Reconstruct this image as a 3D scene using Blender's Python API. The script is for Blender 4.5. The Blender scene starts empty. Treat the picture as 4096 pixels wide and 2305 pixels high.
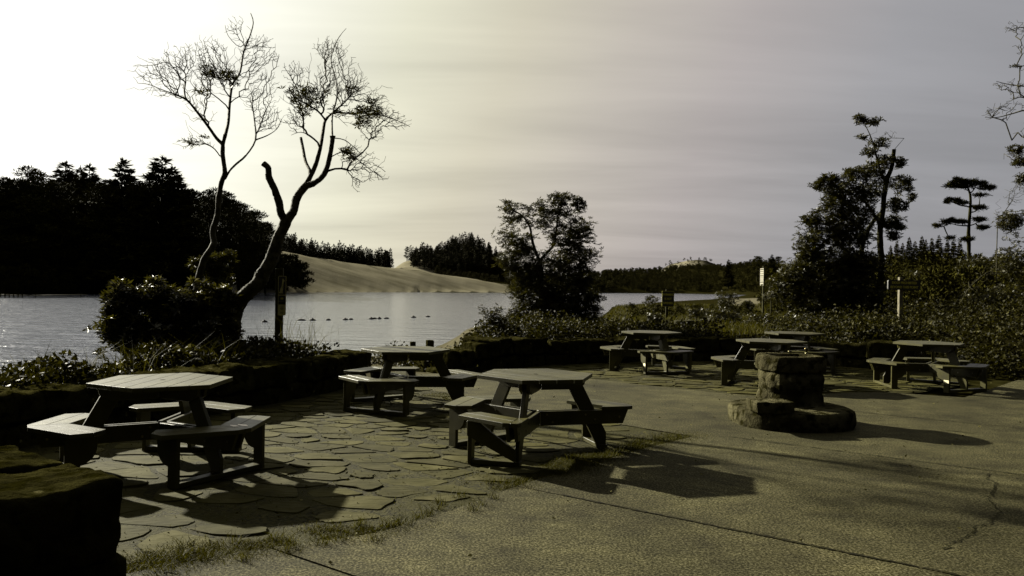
import bpy, bmesh, math, random
import numpy as np
from mathutils import Vector, Matrix, noise as mnoise

# ------------------------------------------------------------------ camera, sky, sun, exposure
scn = bpy.context.scene
COL = scn.collection
F, PIT, ROL, HC = 3269.0, -0.0023397, 0.0157266, 1.606
cam_d = bpy.data.cameras.new("camera")
cam_d.sensor_width = 36.0
cam_d.lens = F * 36.0 / 4096.0
cam_d.clip_start = 0.05
cam_d.clip_end = 20000
cam = bpy.data.objects.new("camera", cam_d)
COL.objects.link(cam)
_cp, _sp, _c, _s = math.cos(PIT), math.sin(PIT), math.cos(ROL), math.sin(ROL)
FW = np.array([0, _cp, _sp]); UP0 = np.array([0, -_sp, _cp]); RI0 = np.array([1.0, 0, 0])
RI = _c * RI0 + _s * UP0
UP = -_s * RI0 + _c * UP0
m = Matrix(((RI[0], UP[0], -FW[0], 0), (RI[1], UP[1], -FW[1], 0), (RI[2], UP[2], -FW[2], HC), (0, 0, 0, 1)))
cam.matrix_world = m
scn.camera = cam

scn.view_settings.view_transform = 'Standard'
scn.view_settings.look = 'None'
scn.view_settings.gamma = 1.0
EXPO = 2.0
scn.view_settings.exposure = EXPO

SUN_EL = math.radians(23.7)
SUN_AZ = math.radians(138.5)          # direction towards the sun, measured from +X
sd = np.array([math.cos(SUN_EL) * math.cos(SUN_AZ), math.cos(SUN_EL) * math.sin(SUN_AZ), math.sin(SUN_EL)])
sun_d = bpy.data.lights.new("sun", 'SUN')
sun_d.energy = 5.0
sun_d.angle = math.radians(0.9)
sun_d.color = (1.0, 0.95, 0.80)
sun = bpy.data.objects.new("sun", sun_d)
COL.objects.link(sun)
sun.rotation_euler = Vector(sd).to_track_quat('Z', 'Y').to_euler()

world = bpy.data.worlds.new("World")
scn.world = world
world.use_nodes = True
wt = world.node_tree
wt.nodes.clear()


def N(t, typ, **kw):
    n = t.nodes.new(typ)
    for k, v in kw.items():
        if k.startswith('i_'):
            n.inputs[k[2:].replace('_', ' ')].default_value = v
        else:
            setattr(n, k, v)
    return n


def L(t, a, b):
    t.links.new(a, b)


def ramp(t, stops, fac=None, interp='LINEAR'):
    r = t.nodes.new('ShaderNodeValToRGB')
    r.color_ramp.interpolation = interp
    e = r.color_ramp.elements
    while len(e) < len(stops):
        e.new(0.5)
    for i, (p, c) in enumerate(stops):
        e[i].position = p
        e[i].color = (c[0], c[1], c[2], 1) if hasattr(c, '__len__') else (c, c, c, 1)
    if fac is not None:
        L(t, fac, r.inputs[0])
    return r


# thin high cloud lit by the sun: brightness falls with the angle from the sun, over a Nishita sky
wo = N(wt, 'ShaderNodeOutputWorld')
bg1 = N(wt, 'ShaderNodeBackground')
bg2 = N(wt, 'ShaderNodeBackground')
addw = N(wt, 'ShaderNodeMixShader'); addw.inputs[0].default_value = 0.93
sky = N(wt, 'ShaderNodeTexSky')
sky.sky_type = 'NISHITA'
sky.sun_disc = False
sky.sun_elevation = SUN_EL
sky.sun_rotation = math.radians(90) - SUN_AZ
sky.dust_density = 4.0
hsv = N(wt, 'ShaderNodeHueSaturation')
hsv.inputs['Saturation'].default_value = 0.35
L(wt, sky.outputs[0], hsv.inputs['Color'])
bg1.inputs['Strength'].default_value = 0.05
L(wt, hsv.outputs[0], bg1.inputs['Color'])
tc = N(wt, 'ShaderNodeTexCoord')
dot = N(wt, 'ShaderNodeVectorMath', operation='DOT_PRODUCT')
nrm = N(wt, 'ShaderNodeVectorMath', operation='NORMALIZE')
L(wt, tc.outputs['Generated'], nrm.inputs[0])
L(wt, nrm.outputs[0], dot.inputs[0])
dot.inputs[1].default_value = tuple(sd)
ang = N(wt, 'ShaderNodeMath', operation='ARCCOSINE')
L(wt, dot.outputs['Value'], ang.inputs[0])
angn = N(wt, 'ShaderNodeMath', operation='DIVIDE')
L(wt, ang.outputs[0], angn.inputs[0])
angn.inputs[1].default_value = math.pi
# streaky cloud: planar projection of the direction
sep = N(wt, 'ShaderNodeSeparateXYZ')
L(wt, nrm.outputs[0], sep.inputs[0])
zz = N(wt, 'ShaderNodeMath', operation='ADD'); L(wt, sep.outputs[2], zz.inputs[0]); zz.inputs[1].default_value = 0.12
zm = N(wt, 'ShaderNodeMath', operation='MAXIMUM'); L(wt, zz.outputs[0], zm.inputs[0]); zm.inputs[1].default_value = 0.05
dx = N(wt, 'ShaderNodeMath', operation='DIVIDE'); L(wt, sep.outputs[0], dx.inputs[0]); L(wt, zm.outputs[0], dx.inputs[1])
dy = N(wt, 'ShaderNodeMath', operation='DIVIDE'); L(wt, sep.outputs[1], dy.inputs[0]); L(wt, zm.outputs[0], dy.inputs[1])
cmb = N(wt, 'ShaderNodeCombineXYZ'); L(wt, dx.outputs[0], cmb.inputs[0]); L(wt, dy.outputs[0], cmb.inputs[1])
mp = N(wt, 'ShaderNodeMapping')
mp.inputs['Rotation'].default_value = (0, 0, math.radians(-14))
mp.inputs['Scale'].default_value = (0.34, 1.1, 1)
L(wt, cmb.outputs[0], mp.inputs[0])
nz = N(wt, 'ShaderNodeTexNoise')
nz.inputs['Scale'].default_value = 1.0
nz.inputs['Detail'].default_value = 5
nz.inputs['Roughness'].default_value = 0.55
nz.inputs['Distortion'].default_value = 0.4
L(wt, mp.outputs[0], nz.inputs['Vector'])
cl = N(wt, 'ShaderNodeMapRange')
cl.inputs['From Min'].default_value = 0.36
cl.inputs['From Max'].default_value = 0.66
cl.inputs['To Min'].default_value = 1.13
cl.inputs['To Max'].default_value = 0.86
L(wt, nz.outputs[0], cl.inputs['Value'])
SKY = [(0, 1.7, 1.68, 1.55), (14, 1.25, 1.25, 1.18), (22, 1.04, 1.04, 0.97), (32, 0.875, 0.87, 0.74), (39, 0.735, 0.72, 0.555),
       (46, 0.60, 0.56, 0.43), (53, 0.50, 0.455, 0.395), (60, 0.415, 0.375, 0.362), (69, 0.335, 0.33, 0.345), (82, 0.275, 0.278, 0.30),
       (95, 0.15, 0.15, 0.155), (110, 0.05, 0.05, 0.048), (130, 0.02, 0.019, 0.016), (180, 0.012, 0.011, 0.009)]
SC = 2.0 ** -EXPO
rw = ramp(wt, [(a / 180.0, (r / 2, g / 2, b / 2)) for a, r, g, b in SKY], angn.outputs[0], 'LINEAR')
mul = N(wt, 'ShaderNodeVectorMath', operation='SCALE')
L(wt, rw.outputs[0], mul.inputs[0]); L(wt, cl.outputs[0], mul.inputs['Scale'])
L(wt, mul.outputs[0], bg2.inputs['Color'])
bg2.inputs['Strength'].default_value = 2 * SC
L(wt, bg1.outputs[0], addw.inputs[1]); L(wt, bg2.outputs[0], addw.inputs[2])
L(wt, addw.outputs[0], wo.inputs[0])

rng = np.random.default_rng(7)
random.seed(5)


# ------------------------------------------------------------------ helpers
def at(px, py, d):
    """point that stands d metres ahead, seen at (px, py) of the 4096-wide photograph"""
    v = RI * (px - 2048) / F + UP * (1152.5 - py) / F + FW
    return np.array([0, 0, HC]) + v * (d / v[1])


def unz(px, py, z=0.0):
    v = RI * (px - 2048) / F + UP * (1152.5 - py) / F + FW
    return np.array([0, 0, HC]) + v * ((z - HC) / v[2])


def mesh_obj(name, V, FC, mat=None, parent=None, smooth=False, mats=None, mi=None):
    """V (n,3); FC (m,k) array or list of lists"""
    me = bpy.data.meshes.new(name)
    V = np.asarray(V, dtype=np.float32).reshape(-1, 3)
    if isinstance(FC, np.ndarray):
        n, k = FC.shape
        me.vertices.add(len(V)); me.vertices.foreach_set('co', V.ravel())
        me.loops.add(n * k); me.loops.foreach_set('vertex_index', FC.astype(np.int32).ravel())
        me.polygons.add(n)
        me.polygons.foreach_set('loop_start', np.arange(0, n * k, k, dtype=np.int32))
        me.polygons.foreach_set('loop_total', np.full(n, k, dtype=np.int32))
        me.update(calc_edges=True)
    else:
        me.from_pydata([tuple(map(float, v)) for v in V], [], [list(map(int, f)) for f in FC])
        me.update()
    for mm in (mats or ([mat] if mat else [])):
        me.materials.append(mm)
    if mi is not None:
        me.polygons.foreach_set('material_index', np.asarray(mi, dtype=np.int32))
    if smooth:
        me.polygons.foreach_set('use_smooth', np.ones(len(me.polygons), dtype=bool))
    o = bpy.data.objects.new(name, me)
    COL.objects.link(o)
    if parent is not None:
        o.parent = parent
    return o


def tag(o, label=None, cat=None, group=None, kind=None):
    if label: o['label'] = label
    if cat: o['category'] = cat
    if group: o['group'] = group
    if kind: o['kind'] = kind
    return o


def empty(name, loc, rz=0.0):
    o = bpy.data.objects.new(name, None)
    o.empty_display_size = 0.2
    o.location = tuple(map(float, loc)); o.rotation_euler = (0, 0, rz)
    COL.objects.link(o)
    return o


def copy_tree(o, parent=None):
    c = o.copy(); COL.objects.link(c); c.parent = parent
    for ch in list(o.children):
        copy_tree(ch, c)
    return c


def bm_obj(name, bm, mat, parent=None, smooth=False):
    me = bpy.data.meshes.new(name)
    bm.normal_update()
    bm.to_mesh(me); bm.free()
    me.materials.append(mat)
    if smooth:
        me.polygons.foreach_set('use_smooth', np.ones(len(me.polygons), dtype=bool))
    o = bpy.data.objects.new(name, me)
    COL.objects.link(o)
    if parent is not None:
        o.parent = parent
    return o


def prism(bm, poly, z0, z1, fn=lambda a, b, c: (a, b, c)):
    """extrude 2-D polygon between z0 and z1; fn maps (a,b,z)->xyz"""
    lo = [bm.verts.new(fn(a, b, z0)) for a, b in poly]
    hi = [bm.verts.new(fn(a, b, z1)) for a, b in poly]
    fs = [bm.faces.new(lo[::-1]), bm.faces.new(hi)]
    n = len(poly)
    for i in range(n):
        fs.append(bm.faces.new((lo[i], lo[(i + 1) % n], hi[(i + 1) % n], hi[i])))
    return fs


def box(bm, c, s, rz=0.0):
    x, y, z = c; a, b, h = s[0] / 2, s[1] / 2, s[2] / 2
    cs, sn = math.cos(rz), math.sin(rz)
    P = [(x + u * cs - v * sn, y + u * sn + v * cs) for u, v in ((-a, -b), (a, -b), (a, b), (-a, b))]
    prism(bm, P, z - h, z + h)


def bev(bm, off=0.006, seg=2):
    bmesh.ops.recalc_face_normals(bm, faces=bm.faces)
    bmesh.ops.bevel(bm, geom=list(bm.edges), offset=off, segments=seg, affect='EDGES', profile=0.7, clamp_overlap=True)


def clip_poly(P, n, d):
    """keep part of polygon where p.n <= d"""
    out = []
    for i in range(len(P)):
        a, b = P[i], P[(i + 1) % len(P)]
        da, db = a[0] * n[0] + a[1] * n[1] - d, b[0] * n[0] + b[1] * n[1] - d
        if da <= 0: out.append(a)
        if (da < 0 < db) or (db < 0 < da):
            t = da / (da - db)
            out.append((a[0] + t * (b[0] - a[0]), a[1] + t * (b[1] - a[1])))
    return out


def inpoly(X, Y, P):
    X = np.asarray(X, float); Y = np.asarray(Y, float)
    r = np.zeros(X.shape, bool)
    n = len(P)
    for i in range(n):
        x0, y0 = P[i]; x1, y1 = P[(i + 1) % n]
        c = ((y0 > Y) != (y1 > Y))
        with np.errstate(divide='ignore', invalid='ignore'):
            xi = (x1 - x0) * (Y - y0) / ((y1 - y0) if y1 != y0 else 1e-9) + x0
        r ^= (c & (X < xi))
    return r


def seg_dist(X, Y, P, closed=True):
    X = np.asarray(X, float); Y = np.asarray(Y, float)
    best = np.full(X.shape, 1e9)
    n = len(P)
    for i in range(n if closed else n - 1):
        x0, y0 = P[i]; x1, y1 = P[(i + 1) % n]
        dx_, dy_ = x1 - x0, y1 - y0
        t = np.clip(((X - x0) * dx_ + (Y - y0) * dy_) / (dx_ * dx_ + dy_ * dy_ + 1e-12), 0, 1)
        best = np.minimum(best, np.hypot(X - x0 - t * dx_, Y - y0 - t * dy_))
    return best


def sstep(a, b, x):
    t = np.clip((np.asarray(x, float) - a) / (b - a), 0, 1)
    return t * t * (3 - 2 * t)


_G = np.random.default_rng(99).random((256, 256))


def vnoise(X, Y, s=1.0):
    X = np.asarray(X, float) * s; Y = np.asarray(Y, float) * s
    xi = np.floor(X).astype(int); yi = np.floor(Y).astype(int)
    fx = X - xi; fy = Y - yi
    fx = fx * fx * (3 - 2 * fx); fy = fy * fy * (3 - 2 * fy)
    g = lambda i, j: _G[i % 256, j % 256]
    return (g(xi, yi) * (1 - fx) + g(xi + 1, yi) * fx) * (1 - fy) + (g(xi, yi + 1) * (1 - fx) + g(xi + 1, yi + 1) * fx) * fy - 0.5


def fbm(X, Y, s=1.0, o=4):
    r = 0; a = 1
    for k in range(o):
        r = r + a * vnoise(np.asarray(X) + 17.3 * k, np.asarray(Y) - 9.1 * k, s * 2 ** k); a *= 0.5
    return r


# ------------------------------------------------------------------ materials
def mat_new(name):
    mt = bpy.data.materials.new(name); mt.use_nodes = True
    t = mt.node_tree
    b = t.nodes['Principled BSDF']
    return mt, t, b


def mat_noise(name, c1, c2, scale, rough=0.8, bump=0.3, bscale=None, c3=None, s3=None, detail=6, spec=0.06, dist=0.02, lo=.35, hi=.65):
    mt, t, b = mat_new(name)
    co = N(t, 'ShaderNodeTexCoord')
    n1 = N(t, 'ShaderNodeTexNoise'); n1.inputs['Scale'].default_value = scale; n1.inputs['Detail'].default_value = detail
    L(t, co.outputs['Object'], n1.inputs['Vector'])
    r = ramp(t, [(lo, c1), (hi, c2)], n1.outputs[0])
    colr = r.outputs[0]
    if c3 is not None:
        n3 = N(t, 'ShaderNodeTexNoise'); n3.inputs['Scale'].default_value = s3; n3.inputs['Detail'].default_value = 4
        L(t, co.outputs['Object'], n3.inputs['Vector'])
        f = ramp(t, [(0.48, 0.0), (0.66, 1.0)], n3.outputs[0])
        mx = N(t, 'ShaderNodeMix', data_type='RGBA')
        L(t, f.outputs[0], mx.inputs[0]); L(t, colr, mx.inputs[6]); mx.inputs[7].default_value = (*c3, 1)
        colr = mx.outputs[2]
    L(t, colr, b.inputs['Base Color'])
    b.inputs['Roughness'].default_value = rough
    b.inputs['Specular IOR Level'].default_value = spec
    if bump:
        n2 = N(t, 'ShaderNodeTexNoise'); n2.inputs['Scale'].default_value = bscale or scale * 3; n2.inputs['Detail'].default_value = 8
        L(t, co.outputs['Object'], n2.inputs['Vector'])
        bp = N(t, 'ShaderNodeBump'); bp.inputs['Strength'].default_value = bump; bp.inputs['Distance'].default_value = dist
        L(t, n2.outputs[0], bp.inputs['Height']); L(t, bp.outputs[0], b.inputs['Normal'])
    return mt


def mat_leaf(name, c1, c2, rough=0.38, trans=0.25, spec=0.5, c3=None):
    mt, t, b = mat_new(name)
    gi = N(t, 'ShaderNodeNewGeometry')
    r = ramp(t, [(0.0, c1), (1.0, c2)] if c3 is None else [(0.0, c1), (.86, c2), (1.0, c3)], gi.outputs['Random Per Island'])
    L(t, r.outputs[0], b.inputs['Base Color'])
    b.inputs['Roughness'].default_value = rough
    b.inputs['Specular IOR Level'].default_value = spec
    if trans:
        tr = N(t, 'ShaderNodeBsdfTranslucent')
        hs = N(t, 'ShaderNodeHueSaturation'); hs.inputs['Value'].default_value = 1.5
        L(t, r.outputs[0], hs.inputs['Color']); L(t, hs.outputs[0], tr.inputs[0])
        mx = N(t, 'ShaderNodeMixShader'); mx.inputs[0].default_value = trans
        L(t, b.outputs[0], mx.inputs[1]); L(t, tr.outputs[0], mx.inputs[2])
        L(t, mx.outputs[0], t.nodes['Material Output'].inputs[0])
    return mt


KA = 0.34
OL = lambda v, s=1.0: (v * KA * 1.03, v * 0.94 * KA, v * KA * max(.03, 0.9 - 1.0 * s))      # olive of brightness v

M = {}
M['soil'] = mat_noise('soil', OL(.012, .85), OL(.095, .72), 30, .95, .6, 60, c3=OL(.05, 1.0), s3=2.2, lo=.3, hi=.7)
M['sand'] = mat_noise('sand', OL(.10, .55), OL(.145, .5), .5, .95, .4, 4.0, c3=OL(.09, .6), s3=.06, dist=.3)
M['terrain'] = None
M['bark'] = mat_noise('bark', OL(.03, .6), OL(.085, .5), 14, .8, .6, 40, c3=OL(.13, .4), s3=7)
M['twig'] = mat_noise('twig', OL(.035, .6), OL(.06, .6), 6, .75, 0)
M['bark_dark'] = mat_noise('bark_dark', OL(.02), OL(.05), 10, .9, .5, 30)
M['leaf'] = mat_leaf('leaf', OL(.03, .9), OL(.09, .8), .42, .22, .25, OL(.26, .5))
M['leaf_salal'] = mat_leaf('leaf_salal', OL(.010, .95), OL(.045, .85), .6, .2, .04, OL(.17, .6))
M['leaf_small'] = mat_leaf('leaf_small', OL(.035, .9), OL(.10, .78), .5, .18, .2)
M['needle'] = mat_leaf('needle', OL(.03, .85), OL(.10, .78), .9, .0, .02)
M['needle_far'] = mat_leaf('needle_far', OL(.02, .9), OL(.05, .8), .9, 0, .02)
M['scrub'] = mat_leaf('scrub', OL(.03, .95), OL(.09, .8), .9, 0, .02)
M['grass'] = mat_leaf('grass', OL(.035, 1.0), OL(.12, .85), .7, .25, .05)
M['litter'] = mat_leaf('litter', OL(.04, .8), OL(.26, .6), .8, .05, .05)
M['metal'] = mat_noise('galvanised', OL(.3, .2), OL(.45, .2), 30, .35, 0); M['metal'].node_tree.nodes['Principled BSDF'].inputs['Metallic'].default_value = .8
M['brass'] = mat_noise('worn_spout', OL(.12, .5), OL(.25, .5), 30, .3, 0); M['brass'].node_tree.nodes['Principled BSDF'].inputs['Metallic'].default_value = .8


def mat_lumber():
    mt, t, b = mat_new('plastic_lumber')
    co = N(t, 'ShaderNodeTexCoord')
    n1 = N(t, 'ShaderNodeTexNoise'); n1.inputs['Scale'].default_value = 5; n1.inputs['Detail'].default_value = 5
    L(t, co.outputs['Object'], n1.inputs['Vector'])
    r = ramp(t, [(.3, OL(.07, .78)), (.7, OL(.105, .72))], n1.outputs[0])
    oi = N(t, 'ShaderNodeObjectInfo'); vr = N(t, 'ShaderNodeMapRange'); vr.inputs['To Min'].default_value = .78; vr.inputs['To Max'].default_value = 1.2; L(t, oi.outputs['Random'], vr.inputs['Value'])
    ns = N(t, 'ShaderNodeTexNoise'); ns.inputs['Scale'].default_value = 2.6; ns.inputs['Detail'].default_value = 7; ns.inputs['Roughness'].default_value = .65
    L(t, co.outputs['Object'], ns.inputs['Vector'])
    sr = N(t, 'ShaderNodeMapRange'); sr.inputs['From Min'].default_value = .35; sr.inputs['From Max'].default_value = .62; sr.inputs['To Min'].default_value = .68; sr.inputs['To Max'].default_value = 1.15
    L(t, ns.outputs[0], sr.inputs['Value'])
    vm_ = N(t, 'ShaderNodeMath', operation='MULTIPLY'); L(t, vr.outputs[0], vm_.inputs[0]); L(t, sr.outputs[0], vm_.inputs[1]); vr = vm_
    hv = N(t, 'ShaderNodeHueSaturation'); L(t, vr.outputs[0], hv.inputs['Value']); L(t, r.outputs[0], hv.inputs['Color']); L(t, hv.outputs[0], b.inputs['Base Color'])
    n3 = N(t, 'ShaderNodeTexNoise'); n3.inputs['Scale'].default_value = 14; n3.inputs['Detail'].default_value = 5
    L(t, co.outputs['Object'], n3.inputs['Vector'])
    rr = N(t, 'ShaderNodeMapRange'); rr.inputs['To Min'].default_value = .34; rr.inputs['To Max'].default_value = .5
    L(t, n3.outputs[0], rr.inputs['Value']); L(t, rr.outputs[0], b.inputs['Roughness'])
    b.inputs['Specular IOR Level'].default_value = .22
    n2 = N(t, 'ShaderNodeTexNoise'); n2.inputs['Scale'].default_value = 130; n2.inputs['Detail'].default_value = 4
    L(t, co.outputs['Object'], n2.inputs['Vector'])
    bp = N(t, 'ShaderNodeBump'); bp.inputs['Strength'].default_value = .25; bp.inputs['Distance'].default_value = .004
    L(t, n2.outputs[0], bp.inputs['Height']); L(t, bp.outputs[0], b.inputs['Normal'])
    return mt


M['lumber'] = mat_lumber()


def mat_stone(name, c1, c2, moss, lichen, bump=.8):
    mt, t, b = mat_new(name)
    co = N(t, 'ShaderNodeTexCoord')
    n1 = N(t, 'ShaderNodeTexNoise'); n1.inputs['Scale'].default_value = 3.5; n1.inputs['Detail'].default_value = 8
    L(t, co.outputs['Object'], n1.inputs['Vector'])
    r = ramp(t, [(.35, c1), (.65, c2)], n1.outputs[0])
    n2 = N(t, 'ShaderNodeTexNoise'); n2.inputs['Scale'].default_value = 9; n2.inputs['Detail'].default_value = 6
    L(t, co.outputs['Object'], n2.inputs['Vector'])
    f = ramp(t, [(.5, 0.0), (.6, 1.0)], n2.outputs[0])
    mx = N(t, 'ShaderNodeMix', data_type='RGBA')
    L(t, f.outputs[0], mx.inputs[0]); L(t, r.outputs[0], mx.inputs[6]); mx.inputs[7].default_value = (*moss, 1)
    vo = N(t, 'ShaderNodeTexVoronoi'); vo.inputs['Scale'].default_value = 6.5
    nd = N(t, 'ShaderNodeTexNoise'); nd.inputs['Scale'].default_value = 20
    L(t, co.outputs['Object'], nd.inputs['Vector'])
    va = N(t, 'ShaderNodeVectorMath', operation='MULTIPLY_ADD'); L(t, nd.outputs['Color'], va.inputs[0]); va.inputs[1].default_value = (.05, .05, .05)
    L(t, co.outputs['Object'], va.inputs[2]); L(t, va.outputs[0], vo.inputs['Vector'])
    lf = ramp(t, [(.12, 1.0), (.17, 0.0)], vo.outputs['Distance'])
    cf = N(t, 'ShaderNodeSeparateColor'); L(t, vo.outputs['Color'], cf.inputs[0])
    gt = N(t, 'ShaderNodeMath', operation='GREATER_THAN'); L(t, cf.outputs[0], gt.inputs[0]); gt.inputs[1].default_value = .72
    ml = N(t, 'ShaderNodeMath', operation='MULTIPLY'); L(t, lf.outputs[0], ml.inputs[0]); L(t, gt.outputs[0], ml.inputs[1])
    mx2 = N(t, 'ShaderNodeMix', data_type='RGBA')
    L(t, ml.outputs[0], mx2.inputs[0]); L(t, mx.outputs[2], mx2.inputs[6]); mx2.inputs[7].default_value = (*lichen, 1)
    L(t, mx2.outputs[2], b.inputs['Base Color'])
    b.inputs['Roughness'].default_value = 1
    b.inputs['Specular IOR Level'].default_value = 0
    n4 = N(t, 'ShaderNodeTexNoise'); n4.inputs['Scale'].default_value = 22; n4.inputs['Detail'].default_value = 9; n4.inputs['Roughness'].default_value = .65
    L(t, co.outputs['Object'], n4.inputs['Vector'])
    bp = N(t, 'ShaderNodeBump'); bp.inputs['Strength'].default_value = bump; bp.inputs['Distance'].default_value = .04
    L(t, n4.outputs[0], bp.inputs['Height']); L(t, bp.outputs[0], b.inputs['Normal'])
    return mt


M['wall'] = mat_stone('wall_stone', OL(.03, .6), OL(.075, .6), OL(.02, .75), OL(.2, .5), 1.0)
M['moss_wall'] = mat_stone('mossy_stone', OL(.018, .6), OL(.06, .62), OL(.02, .75), OL(.16, .5), 1.2)
M['fountain'] = mat_stone('fountain_stone', OL(.04, .42), OL(.20, .4), OL(.03, .6), OL(.32, .35), 1.2)


def mat_flag():
    mt, t, b = mat_new('flagstone')
    co = N(t, 'ShaderNodeTexCoord'); gi = N(t, 'ShaderNodeNewGeometry')
    n1 = N(t, 'ShaderNodeTexNoise'); n1.inputs['Scale'].default_value = 4; n1.inputs['Detail'].default_value = 8
    L(t, co.outputs['Object'], n1.inputs['Vector'])
    r = ramp(t, [(.3, OL(.055, .78)), (.5, OL(.09, .7)), (.72, OL(.14, .56))], n1.outputs[0])
    hs = N(t, 'ShaderNodeHueSaturation'); mr = N(t, 'ShaderNodeMapRange'); mr.inputs['To Min'].default_value = .72; mr.inputs['To Max'].default_value = 1.22
    L(t, gi.outputs['Random Per Island'], mr.inputs['Value']); L(t, mr.outputs[0], hs.inputs['Value']); L(t, r.outputs[0], hs.inputs['Color'])
    L(t, hs.outputs[0], b.inputs['Base Color'])
    b.inputs['Roughness'].default_value = .9; b.inputs['Specular IOR Level'].default_value = .04
    mp_ = N(t, 'ShaderNodeMapping'); mp_.inputs['Scale'].default_value = (9, 22, 10); mp_.inputs['Rotation'].default_value = (0, 0, .5)
    L(t, co.outputs['Object'], mp_.inputs[0])
    n4 = N(t, 'ShaderNodeTexNoise'); n4.inputs['Scale'].default_value = 1; n4.inputs['Detail'].default_value = 8
    L(t, mp_.outputs[0], n4.inputs['Vector'])
    bp = N(t, 'ShaderNodeBump'); bp.inputs['Strength'].default_value = .5; bp.inputs['Distance'].default_value = .02
    L(t, n4.outputs[0], bp.inputs['Height']); L(t, bp.outputs[0], b.inputs['Normal'])
    return mt


M['flag'] = mat_flag()


def mat_concrete():
    mt, t, b = mat_new('aggregate_concrete')
    co = N(t, 'ShaderNodeTexCoord')
    n1 = N(t, 'ShaderNodeTexNoise'); n1.inputs['Scale'].default_value = 62; n1.inputs['Detail'].default_value = 4; n1.inputs['Roughness'].default_value = .75
    L(t, co.outputs['Object'], n1.inputs['Vector'])
    r = ramp(t, [(.38, OL(.013, .75)), (.5, OL(.070, .58)), (.61, OL(.225, .4))], n1.outputs[0])
    prev = r.outputs[0]
    for sc, lo, hi, rot, an in ((.55, .62, 1.3, .3, 1), (3.2, .72, 1.28, 1.2, 1), (1.6, .82, 1.2, .66, 4.5)):
        mp_ = N(t, 'ShaderNodeMapping'); mp_.inputs['Rotation'].default_value = (0, 0, rot); mp_.inputs['Scale'].default_value = (1, an, 1)
        L(t, co.outputs['Object'], mp_.inputs[0])
        n2 = N(t, 'ShaderNodeTexNoise'); n2.inputs['Scale'].default_value = sc; n2.inputs['Detail'].default_value = 7; n2.inputs['Roughness'].default_value = .6
        L(t, mp_.outputs[0], n2.inputs['Vector'])
        mr = N(t, 'ShaderNodeMapRange'); mr.inputs['From Min'].default_value = .33; mr.inputs['From Max'].default_value = .67
        mr.inputs['To Min'].default_value = lo; mr.inputs['To Max'].default_value = hi
        L(t, n2.outputs[0], mr.inputs['Value'])
        hs = N(t, 'ShaderNodeHueSaturation'); L(t, mr.outputs[0], hs.inputs['Value']); L(t, prev, hs.inputs['Color']); prev = hs.outputs[0]
    L(t, prev, b.inputs['Base Color'])
    b.inputs['Roughness'].default_value = .9; b.inputs['Specular IOR Level'].default_value = .04
    return mt


M['concrete'] = mat_concrete()
M['crack'] = mat_noise('joint_dirt', OL(.008), OL(.03), 30, 1, 0)


def flat(name, c, rough=.6, emit=0):
    mt, t, b = mat_new(name)
    n1 = N(t, 'ShaderNodeTexNoise'); n1.inputs['Scale'].default_value = 12
    co = N(t, 'ShaderNodeTexCoord'); L(t, co.outputs['Object'], n1.inputs['Vector'])
    r = ramp(t, [(.3, tuple(v * .8 for v in c)), (.7, tuple(v * 1.1 for v in c))], n1.outputs[0])
    L(t, r.outputs[0], b.inputs['Base Color']); b.inputs['Roughness'].default_value = rough
    return mt


M['sign_dark'] = flat('sign_brown', OL(.012))
M['sign_pale'] = flat('sign_pale', OL(.75, .5), .9)
M['sign_text'] = flat('sign_lettering', OL(1.3, .8), .9)
M['sign_white'] = flat('sign_white', OL(.55, .3))
M['post'] = mat_noise('post_wood', OL(.03, .9), OL(.06, .9), 12, .8, .4, 50)
M['post_grey'] = mat_noise('post_weathered', OL(.22, .3), OL(.36, .25), 12, .8, .4, 50)
M['sticker'] = flat('paper_sticker', OL(1.5, .3), .5)
M['dropping'] = flat('bird_dropping', OL(2.2, .1), .6)
M['buoy'] = flat('buoy_plastic', OL(.02), .9)

# ------------------------------------------------------------------ water
ZW = -1.6


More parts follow.
